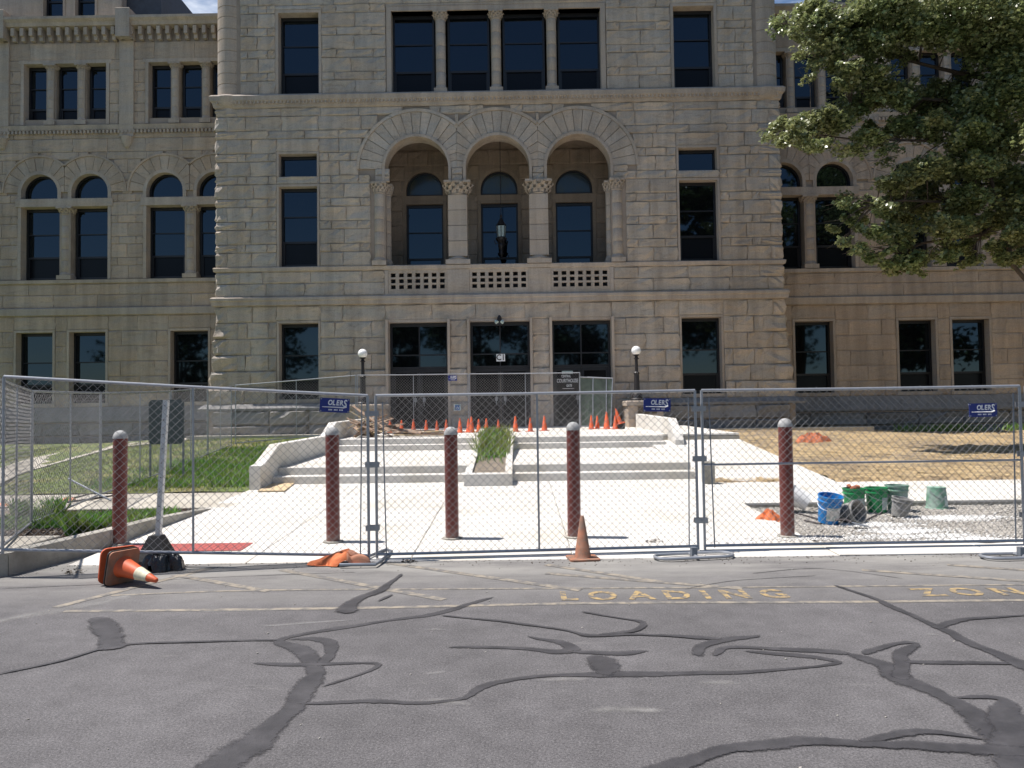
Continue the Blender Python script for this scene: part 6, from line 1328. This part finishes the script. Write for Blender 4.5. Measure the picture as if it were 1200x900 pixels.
big = thing('offscreen_tree', 'tall dark tree added out of frame beside the maple to darken the right wing window reflections', 'tree', (23, 12, 0)); MB().tube([(0, 0, 0), (.1, 0, 4), (0, .2, 10), (.2, 0, 18)], [.5, .4, .3, .06], 10).build('trunk', M['bark'], big, True)  # unseen tree, added so the right wing windows reflect dark leaves
bc = [np.array([r_.uniform(-1, 1) * 6.2, r_.uniform(-1, 1) * 5.2, z]) * np.array([math.sin(math.pi * (z - 3) / 20) ** .5] * 2 + [1]) for z in r_.uniform(5, 21.5, 46)]; mobj('crown', leafcloud(bc, [np.array([2.3, 2.3, 1.6])] * 46, [230] * 46, .5, M['leafdark'], 77, 'crown'), big); mobj('crown', leafcloud(cen, rad, npr, .112, M['leaf'], 5, 'crown'), tree, None, True)
tp = [(14.6, 20.2, .2), (14.5, 20.2, 1.5), (14.55, 20.2, 3.2), (14.7, 20.3, 5), (14.9, 20.3, 8), (15.1, 20.4, 12)]
MB().tube(tp, [.42, .33, .30, .27, .2, .06], 14).build('trunk', M['bark'], tree, True, True)
LM = [[(14.6, 20.2, 3.4), (13, 20.0, 5.2), tuple(at(1150, 165, 20.1)), tuple(at(1085, 165, 20.0)), tuple(at(1000, 163, 19.8)), tuple(at(925, 155, 19.7))], [(14.7, 20.3, 4.8), tuple(at(1190, 110, 20.4)), tuple(at(1125, 45, 20.3)), tuple(at(1085, 8, 20.2)), tuple(at(1040, -30, 20.2))],
      [(14.6, 20.2, 3.8), tuple(at(1190, 232, 20.0)), tuple(at(1140, 238, 20)), tuple(at(1060, 235, 19.9)), tuple(at(1010, 240, 19.8))], [tuple(at(1165, 95, 20.4)), tuple(at(1100, 80, 20.2)), tuple(at(1030, 62, 20.1)), tuple(at(950, 40, 20))],
      [tuple(at(1190, 240, 20.2)), tuple(at(1150, 275, 20.1)), tuple(at(1080, 285, 20)), tuple(at(1045, 305, 20))], [tuple(at(1180, 140, 20.4)), tuple(at(1110, 118, 20.3)), tuple(at(1030, 112, 20.1)), tuple(at(980, 130, 20))]]
for l_ in LM: MB().tube(l_, [.065 - .052 * i / (len(l_) - 1) for i in range(len(l_))], 8).build('limb', M['bark'], tree, True, True)
LP = [Vector(p) for l_ in LM for a, b in zip(l_, l_[1:]) for p in [Vector(a).lerp(Vector(b), t) for t in (0, .33, .66)]]; tw = MB()
for c in lim:
    c = Vector(c); q = min(LP, key=lambda v: (v - c).length + (0 if v.x > c.x - .1 else .8)); mid = q.lerp(c, .5) + Vector((0, 0, .12)); tw.tube([q, mid, c], [.018, .012, .004], 5)
    for k in range(3): e = c + Vector((random.uniform(-.5, .3), random.uniform(-.4, .4), random.uniform(-.2, .25))); tw.tube([mid.lerp(c, .6), e], .005, 4, .002)
tag(tw.build('twig', M['bark'], tree, True, True), kind='stuff')
# trees across the street behind the camera: seen as reflections in the ground floor glass
for i, (x, y, h, r) in enumerate(((-27, -26, 12, 5.5), (-14.5, -29, 10.2, 4.6), (-3.2, -25, 13.2, 5.0), (5.5, -31, 11, 4.5), (15, -26, 14.5, 6.0), (28, -29, 13, 6), (-38, -24, 13, 6))):
    h *= 1.22; r *= 1.2
    t = thing('street_tree', ['broad tree across the street, left end of the reflected row', 'low round tree across the street, second in the reflected row', 'tall tree across the street reflected in the middle door', 'smaller tree across the street between two tall ones', 'tallest dense tree across the street reflected in the right windows', 'dense tree across the street, right end of the reflected row', 'outlying tree across the street, far left beyond the reflected row'][i], 'tree', (x, y, -.05), group='trees across the street')
    MB().tube([(0, 0, 0), (.1, 0, 2), (0, .1, h * .5), (.1, 0, h * .85)], [.35, .28, .2, .06], 10).build('trunk', M['bark'], t, True)
    q = np.random.default_rng(i); n = 20; cc = []; rr = []
    for k in range(n): a = q.uniform(0, 6.28); zz = q.uniform(.22, .92); e = r * .75 * math.sin(math.pi * min(1, (zz - .1) * 1.05)) ** .6; cc.append(np.array([math.cos(a) * e * q.uniform(.3, 1), math.sin(a) * e * q.uniform(.3, 1), h * zz])); rr.append(np.array([r * .38, r * .38, r * .3]))
    mobj('crown', leafcloud(cc, rr, [210] * n, .55, M['leafdark'], i, 'crown'), t)
    for k in range(0, n, 3): MB().tube([(0, .05, h * .3), tuple(cc[k] * .6 + np.array([0, 0, h * .12])), tuple(cc[k])], [.12, .07, .02], 6).build('limb', M['bark'], t)
